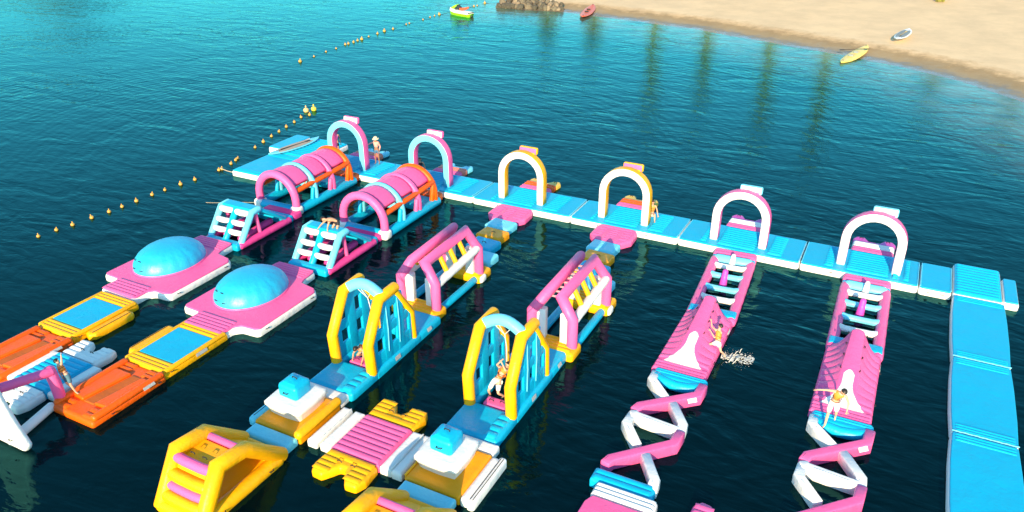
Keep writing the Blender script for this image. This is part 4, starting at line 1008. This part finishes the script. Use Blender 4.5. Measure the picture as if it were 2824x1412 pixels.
# placed behind the sand, above the frame: their mirror images lie on the bay
for i, (x, y, H) in enumerate(((-9.3, 88.2, 17), (-1.3, 90.4, 15), (8.6, 90.3, 18), (17.1, 89.4, 20.5))):
    palm((x, y, 1.6), H, ('leftmost', 'second', 'third', 'rightmost')[i]+' of the four tall shaggy palms behind the sand, mirrored in the bay', 20+i)
for i, (x, y, H) in enumerate(((-25.5, 82, 6), (-19, 86, 7), (31.5, 95, 9), (42, 92, 9))):
    palm((x, y, 1.6), H, ('low palm behind the boulders', 'low palm between the boulders and the tall palms', 'low palm behind the grass tuft', 'low palm at the far right end of the beach')[i], 40+i)
t = thing('beach_bush', 'small yellow green grass tuft on the sand at the top right', 'plant', (30.2, 79.3, 1.5))
m = MB()
for k in range(140):
    a = rnd.uniform(0, 6.28); l = rnd.uniform(.5, 1.3); tl = rnd.uniform(.1, .9); p = Vector((rnd.uniform(-.5, .5), rnd.uniform(-.5, .5), 0)); d = Vector((math.cos(a)*tl, math.sin(a)*tl, 1))*l; s_ = Vector((-math.sin(a), math.cos(a), 0))*.05
    m.add([p-s_, p+s_, p+d*.6+s_*.7, p+d*.6-s_*.7, p+d], [(0, 1, 2, 3), (3, 2, 4)])
m.build('grass_blades', GRASSY, t, smooth=False)

# ------------------------------------------------------------------ people
SKIN = plain('skin_tan', (.52, .27, .16), .5, var=.08); SKINL = plain('skin_light', (.66, .38, .25), .5, var=.08); SKIND = plain('skin_brown', (.30, .15, .085), .5, var=.08)
HAIR = plain('dark_hair', (.018, .012, .010), .5); HAIRB = plain('brown_hair', (.075, .03, .018), .5)
VEST = plain('orange_vest_cloth', (.90, .26, .03), .6); STRAP = plain('dark_strap', (.16, .03, .02), .7); CLW = plain('white_cloth', (.80, .78, .74), .7); CLP = plain('pink_shirt_cloth', (.85, .36, .30), .75)
CLB = plain('blue_cloth', (.06, .16, .28), .75); CLK = plain('black_cloth', (.015, .015, .02), .75); CLG = plain('grey_cloth', (.42, .42, .42), .75); CLV = plain('violet_cloth', (.45, .08, .35), .7); CLD = plain('denim_cloth', (.06, .17, .24), .8); CREAM = plain('cream_hat_cloth', (.80, .66, .40), .8)
EYE = plain('eye_dark', (.02, .015, .01), .3)
def skinmesh(name, verts, edges, radii, mat_, parent, sub=1, extra=None):
    me = bpy.data.meshes.new(name); me.from_pydata([tuple(v) for v in verts], edges, [])
    o = bpy.data.objects.new(name, me); col.objects.link(o)
    md = o.modifiers.new('Skin', 'SKIN'); md.use_smooth_shade = True
    for i, sv in enumerate(me.skin_vertices[0].data):
        r = radii[i]; sv.radius = r if hasattr(r, '__len__') else (r, r); sv.use_root = (i == 0)
    s_ = o.modifiers.new('Sub', 'SUBSURF'); s_.levels = sub; s_.render_levels = sub
    dg = bpy.context.evaluated_depsgraph_get(); dg.update()
    em = bpy.data.meshes.new_from_object(o.evaluated_get(dg)); em.name = name
    bpy.data.objects.remove(o); bpy.data.meshes.remove(me)
    if extra is not None:
        bm = bmesh.new(); bm.from_mesh(em); tmp = bpy.data.meshes.new('x'); tmp.from_pydata(extra.v, [], extra.f); bm.from_mesh(tmp); bm.to_mesh(em); bm.free(); bpy.data.meshes.remove(tmp)
    em.materials.clear(); em.materials.append(mat_); em.shade_smooth()
    o = bpy.data.objects.new(name, em); col.objects.link(o); o.parent = parent
    return o
def limb(a, b, k): return Vector(a).lerp(Vector(b), k)
def person(label, loc, J, skin, hair, top=None, topc=None, bottom=None, rz=0, s=1.0, hairlong=False, hat=None, facing=(0, -1, 0), sleeves=False, longlegs=False, group=None):
    """J: joint positions in metres, feet at z=0: hip, chest, neck, head, and L/R sh, el, ha, hi, kn, an, toe"""
    t = thing('person', label, 'person', loc, rz); t.scale = (s, s, s)
    V = {k: Vector(v) for k, v in J.items()}
    F = Vector(facing).normalized()
    verts = []; edges = []; rad = []; idx = {}
    def add(k, p, r, par=None):
        idx[k] = len(verts); verts.append(Vector(p)); rad.append(r)
        if par: edges.append((idx[par], idx[k]))
    add('hip', V['hip'], (.125, .105)); add('waist', limb(V['hip'], V['chest'], .5), (.115, .09), 'hip'); add('chest', V['chest'], (.135, .10), 'waist')
    add('neckb', limb(V['chest'], V['neck'], .6), (.085, .07), 'chest'); add('neck', V['neck'], .052, 'neckb'); add('headb', limb(V['neck'], V['head'], .55), .068, 'neck'); add('head', V['head'], (.085, .098), 'headb'); add('headt', V['head']+(V['head']-V['neck']).normalized()*.07, (.06, .075), 'head')
    for q in 'LR':
        add(q+'sh', V[q+'sh'], .058, 'neckb'); add(q+'ua', limb(V[q+'sh'], V[q+'el'], .5), .045, q+'sh'); add(q+'el', V[q+'el'], .036, q+'ua'); add(q+'fa', limb(V[q+'el'], V[q+'ha'], .35), .036, q+'el'); add(q+'wr', V[q+'ha'], .024, q+'fa')
        d = (V[q+'ha']-V[q+'el']).normalized(); add(q+'pa', V[q+'ha']+d*.07, (.036, .018), q+'wr')
        add(q+'hi', V[q+'hi'], .085, 'hip'); add(q+'th', limb(V[q+'hi'], V[q+'kn'], .5), .072, q+'hi'); add(q+'kn', V[q+'kn'], .052, q+'th'); add(q+'ca', limb(V[q+'kn'], V[q+'an'], .35), .052, q+'kn'); add(q+'an', V[q+'an'], .034, q+'ca'); add(q+'to', V[q+'toe'], (.036, .024), q+'an')
    ex = MB()
    hd = V['head']; upd = (hd-V['neck']).normalized(); Fh = (F-upd*F.dot(upd)).normalized(); sx = upd.cross(Fh)
    ex.ball(hd+Fh*.098-upd*.005, (.014, .018, .02), 8, 5)                        # nose
    for q in (-1, 1): ex.ball(hd+sx*q*.088, (.014, .02, .03), 8, 5)               # ears
    ex.ball(hd+Fh*.088-upd*.045, (.026, .012, .008), 8, 4)                        # mouth
    for q in 'LR':                                                                # five separate bent fingers
        d = (V[q+'ha']-V[q+'el']).normalized(); p = V[q+'ha']+d*.07; a = d.cross(Vector((0, 0, 1))); a = a.normalized() if a.length > .1 else Vector((1, 0, 0)); nn = d.cross(a)
        for k, L in enumerate((.062, .072, .068, .052)):
            b = p+a*(k-1.5)*.017; ex.tube([b-d*.01, b+d*L*.5, b+d*L*.85+nn*L*.3], .0078, 6, cap=.006)
        b = V[q+'ha']+d*.035-a*.03; ex.tube([b, b-a*.028+d*.025, b-a*.03+d*.052], .009, 6, cap=.006)
    skinmesh('body', verts, edges, rad, skin, t, 1, ex)
    for q in (-1, 1): MB().ball(hd+Fh*.086+sx*q*.034+upd*.012, .013, 8, 6).build('eye', EYE, t)
    m = MB(); hm = MB()
    Mh = Matrix((sx, Fh, upd)).transposed().to_4x4(); Mh.translation = hd
    def hf(u, v):
        a = u*2*math.pi; b = R(-25)+v*R(115)
        back = .5-.5*math.sin(a)
        b = max(b, R(35)*(1-back*1.5)) if math.sin(a) > -.2 else b
        return (.104*math.cos(b)*math.cos(a), .118*math.cos(b)*math.sin(a)-.008, .02+.118*math.sin(b))
    m.grid(24, 12, hf, M=Mh)
    if hairlong: m.sweep([hd-Fh*.04+upd*.05, hd-Fh*.09-upd*.1, hd-Fh*.09-upd*.3], roundrect_sec(.1, .05, .04), up=tuple(Fh), caps=.03, scale=[.9, 1, .7])
    m.build('hair', hair, t)
    if hat: 
        h = MB(); h.grid(20, 6, lambda u, v: (.125*math.cos(v*math.pi/2)**.5*math.cos(u*6.2832), .135*math.cos(v*math.pi/2)**.5*math.sin(u*6.2832), .06+.12*math.sin(v*math.pi/2)), M=Mh)
        h.grid(20, 1, lambda u, v: ((.12+.08*v)*math.cos(u*6.2832), (.13+.09*v)*math.sin(u*6.2832), .065-.03*v), M=Mh); h.build('hat', hat, t)
    def garment(name, chain, mt):
        vs = []; es = []; rs = []; ids = {}
        for (k, p, r, par) in chain:
            ids[k] = len(vs); vs.append(p); rs.append(r)
            if par: es.append((ids[par], ids[k]))
        return skinmesh(name, vs, es, rs, mt, t, 1)
    ch, hp = V['chest'], V['hip']
    if top:
        c = [('w', limb(hp, ch, .3), (.14, .118), None), ('c', ch, (.155, .125), 'w'), ('n', limb(ch, V['neck'], .5), (.11, .09), 'c')]
        for q in 'LR':
            c.append((q+'s', limb(V['neck'], V[q+'sh'], .8)-Vector((0, 0, .01)), .07, 'n'))
            if sleeves: c += [(q+'e', V[q+'el'], .052, q+'s'), (q+'h', limb(V[q+'el'], V[q+'ha'], .8), .04, q+'e')]
        g = garment(top, c, topc)
        if top == 'life_vest':
            upb = (V['neck']-hp).normalized(); sb = V['Rsh']-V['Lsh']; sb = sb.normalized(); fb = upb.cross(sb)
            for k in (.35, .75, 1.1):
                cc = limb(hp, ch, k); MB().tube([cc+sb*.140*math.cos(a*math.pi/8)+fb*.115*math.sin(a*math.pi/8) for a in range(16)], .011, 5, closed=True).build('vest_strap', STRAP, g)
    if bottom:
        c = [('h', hp, (.14, .12), None), ('w', limb(hp, ch, .28), (.128, .108), 'h')]
        for q in 'LR': c += [(q+'a', V[q+'hi'], .102, 'h'), (q+'b', limb(V[q+'hi'], V[q+'kn'], .55), .094, q+'a')] + ([(q+'c', limb(V[q+'hi'], V[q+'kn'], .85), .085, q+'b')] if longlegs else [])
        garment('shorts', c, bottom)
    return t
def stand(**k):
    J = dict(hip=(0, 0, .93), chest=(0, 0, 1.25), neck=(0, 0, 1.46), head=(0, -.02, 1.61), Lsh=(-.19, 0, 1.41), Lel=(-.25, .02, 1.13), Lha=(-.27, -.06, .88), Rsh=(.19, 0, 1.41), Rel=(.25, .02, 1.13), Rha=(.27, -.06, .88),
             Lhi=(-.09, 0, .88), Lkn=(-.11, -.02, .48), Lan=(-.12, .02, .08), Ltoe=(-.13, -.14, .03), Rhi=(.09, 0, .88), Rkn=(.11, -.02, .48), Ran=(.12, .02, .08), Rtoe=(.13, -.14, .03))
    J.update(k); return J
DZ = D+.03
person('man in pink long sleeved shirt, blue shorts and cream hat, one arm out', (.1, 1.3, DZ), stand(Lel=(-.42, .02, 1.28), Lha=(-.64, -.04, 1.14), Rha=(.22, -.14, .9)), SKIND, HAIR, 'shirt', CLP, CLB, rz=R(15), hat=CREAM, sleeves=True)
person('person in dark violet top standing behind the far left arch', (-3.05, 1.3, DZ), stand(Lha=(-.2, -.12, .95)), SKIN, HAIR, 'shirt', CLV, CLK, rz=R(40), hairlong=True)
sit = dict(hip=(0, 0, .14), chest=(0, .03, .48), neck=(0, .03, .69), head=(0, .0, .84), Lsh=(-.18, .03, .64), Lel=(-.26, .1, .38), Lha=(-.3, .08, .12), Rsh=(.18, .03, .64), Rel=(.27, .08, .38), Rha=(.33, .02, .12), Lhi=(-.09, -.03, .12), Lkn=(-.12, -.42, .36), Lan=(-.13, -.62, .06), Ltoe=(-.13, -.78, .03), Rhi=(.09, -.03, .12), Rkn=(.13, -.42, .36), Ran=(.14, -.62, .06), Rtoe=(.14, -.78, .03))
person('long haired person sitting behind the second pink and blue arch', (3.35, 1.2, DZ), sit, SKIN, HAIRB, 'shirt', CLK, CLK, rz=R(30), hairlong=True)
person('long haired woman in orange vest sitting beside the right yellow arch', (18.0, 1.15, DZ), sit, SKINL, HAIRB, 'life_vest', VEST, CLW, rz=R(20), hairlong=True)
person('dark haired child sitting under the roof of the left tunnel', (-.95, -3.55, .6), sit, SKIN, HAIR, 'shirt', CLG, CLB, rz=R(-20), s=.85)
person('dark haired child sitting under the roof of the right tunnel', (5.0, -3.45, .62), sit, SKIN, HAIR, 'shirt', CLK, CLB, rz=R(-120), s=.85)
# bending climber on the ridge of the second tent (faces -Y, hands on the crest)
bend = dict(hip=(.25, .22, .62), chest=(.05, -.0, .72), neck=(-.12, -.12, .72), head=(-.27, -.17, .73), Lsh=(-.18, -.1, .66), Lel=(-.36, -.25, .45), Lha=(-.52, -.33, .24), Rsh=(.08, -.18, .64), Rel=(.06, -.3, .42), Rha=(.08, -.36, .2), Lhi=(.19, .24, .56), Lkn=(.1, -.02, .3), Lan=(.2, .32, .14), Ltoe=(.18, .42, .03), Rhi=(.33, .2, .56), Rkn=(.36, .0, .26), Ran=(.4, .36, .12), Rtoe=(.4, .48, .03))
person('bare backed person in black shorts bending over the top of the right climbing frame', (5.55, -9.85, 1.42), bend, SKIN, HAIR, None, None, CLK, facing=(-.8, -.5, -.3), s=1.0)
crouch = dict(hip=(.05, .2, .42), chest=(0, .0, .55), neck=(-.02, -.14, .6), head=(-.04, -.27, .66), Lsh=(-.18, -.06, .54), Lel=(-.28, -.16, .32), Lha=(-.3, -.22, .08), Rsh=(.16, -.08, .54), Rel=(.24, -.2, .32), Rha=(.2, -.3, .08), Lhi=(-.05, .2, .38), Lkn=(-.18, -.08, .2), Lan=(-.14, .25, .06), Ltoe=(-.14, .38, .03), Rhi=(.15, .2, .38), Rkn=(.2, -.06, .22), Ran=(.22, .28, .06), Rtoe=(.22, .4, .03))
person('child in orange vest crouching on the pink step of the left swing frame', (12.3, -16.6, .32), crouch, SKIN, HAIR, 'life_vest', VEST, CLB, facing=(0, -.9, -.4), s=.95)
# man leaning back on the rope of lane four
swg = dict(hip=(-.12, .05, .78), chest=(.05, .18, 1.10), neck=(.16, .24, 1.27), head=(.22, .25, 1.41), Lsh=(-.1, .2, 1.26), Lel=(-.12, .06, 1.42), Lha=(.02, .1, 1.6), Rsh=(.28, .22, 1.22), Rel=(.24, .02, 1.32), Rha=(.06, .1, 1.52), Lhi=(-.22, .02, .74), Lkn=(-.34, -.18, .40), Lan=(-.36, .0, .08), Ltoe=(-.44, -.12, .02), Rhi=(-.04, .05, .72), Rkn=(.04, -.18, .4), Ran=(.14, .12, .12), Rtoe=(.06, -.02, .08))
person('man in white shorts and orange vest hanging on the rope of the right swing frame', (18.0, -16.15, .1), swg, SKINL, HAIR, 'life_vest', VEST, CLW, facing=(.1, -1, .0), longlegs=True)
# climber on the side of the left ridge
clb = dict(hip=(.16, -.22, .60), chest=(.12, .0, .92), neck=(.1, .1, 1.12), head=(.12, .14, 1.27), Lsh=(-.05, .08, 1.06), Lel=(-.26, .22, 1.08), Lha=(-.36, .42, 1.25), Rsh=(.24, .0, 1.02), Rel=(-.02, -.12, .76), Rha=(-.26, .05, .95), Lhi=(.06, -.22, .56), Lkn=(-.22, -.28, .45), Lan=(.12, -.30, .2), Ltoe=(.2, -.38, .12), Rhi=(.25, -.22, .56), Rkn=(.36, -.32, .28), Ran=(.52, -.12, .02), Rtoe=(.58, -.2, -.06))
person('climber in orange vest and white shorts clinging to the left ridge above a splash', (24.07, -9.6, .12), clb, SKINL, HAIR, 'life_vest', VEST, CLW, facing=(-.8, .5, .1), s=.86)
wlk = stand(hip=(.0, 0, .9), chest=(.06, -.06, 1.22), neck=(.14, -.14, 1.4), head=(.2, -.22, 1.52), Lsh=(-.08, -.08, 1.38), Lel=(-.34, -.12, 1.36), Lha=(-.58, -.14, 1.3), Rsh=(.3, -.12, 1.32), Rel=(.42, -.1, 1.06), Rha=(.42, -.18, .8), Lhi=(-.09, 0, .85), Lkn=(-.12, -.16, .46), Lan=(-.14, -.22, .06), Ltoe=(-.18, -.36, .03), Rhi=(.09, 0, .86), Rkn=(.12, -.02, .5), Ran=(.12, .2, .2), Rtoe=(.12, .1, .1))
person('man in white shorts and orange vest with arms spread, stepping onto the right zigzag', (28.72, -12.55, D), wlk, SKINL, HAIR, 'life_vest', VEST, CLW, facing=(.1, -1, -.3), longlegs=True)
wv = stand(hip=(-.1, -.02, .85), chest=(-.22, -.04, 1.14), neck=(-.36, -.04, 1.32), head=(-.44, -.02, 1.42), Lsh=(-.42, -.04, 1.2), Lel=(-.4, -.08, .95), Lha=(-.25, -.12, .8), Rsh=(-.2, 0, 1.34), Rel=(-.14, .02, 1.55), Rha=(-.12, .04, 1.76), Lhi=(-.16, -.02, .8), Lkn=(-.16, -.06, .44), Lan=(-.06, .1, .12), Ltoe=(-.06, -.02, .06), Rhi=(0, 0, .82), Rkn=(.1, -.06, .44), Ran=(.2, .0, .06), Rtoe=(.36, .0, .03))
person('person in grey shirt, orange vest and denim shorts raising an arm beside the pink post', (4.32, -23.0, D), wv, SKINL, HAIR, 'life_vest', VEST, CLD, facing=(-.3, 1, .1), longlegs=True, s=.86)

# splash beside the climber
foam = plain('white_foam', (.50, .52, .50), .5, var=.5, scale=9)
m = MB()
for k in range(170):   # torn foam sheet on the surface
    a0 = rnd.uniform(0, 6.28); x = 24.42+rnd.random()**.7*1.15; y = -9.68+rnd.gauss(0, .15)+.15*(x-24.3); L = rnd.uniform(.015, .06)
    q = [(x+L*(1+.4*rnd.random())*math.cos(a0+b*math.pi/4), y+L*.55*(1+.5*rnd.random())*math.sin(a0+b*math.pi/4), .012+rnd.random()*.02) for b in range(8)]
    m.add(q+[(x, y, .02+.05*rnd.random())], [(b, (b+1) % 8, 8) for b in range(8)])
for k in range(16):   # thrown up streaks
    x = 24.4+rnd.uniform(0, .8); y = -9.62+rnd.gauss(0, .14); h = rnd.uniform(.08, .32)*(1.3-(x-24.4)); dx, dy = rnd.uniform(.0, .25), rnd.uniform(-.12, .12)
    m.tube([(x, y, 0), (x+dx*.5, y+dy*.5, h*.8), (x+dx, y+dy, h)], .022, 5, scale=[1, .7, .2], cap=.01)
for k in range(260):
    a = rnd.random()**.6*1.2; x = 24.3+a; y = -9.6+rnd.gauss(0, .25); z = abs(rnd.gauss(0, .1)); r = rnd.uniform(.003, .009)
    m.ball((x, y, z), r, 5, 3)
o = m.build('splash', foam); o['kind'] = 'stuff'; tag(o, 'white splash of foam and drops at the feet of the climber', 'splash')
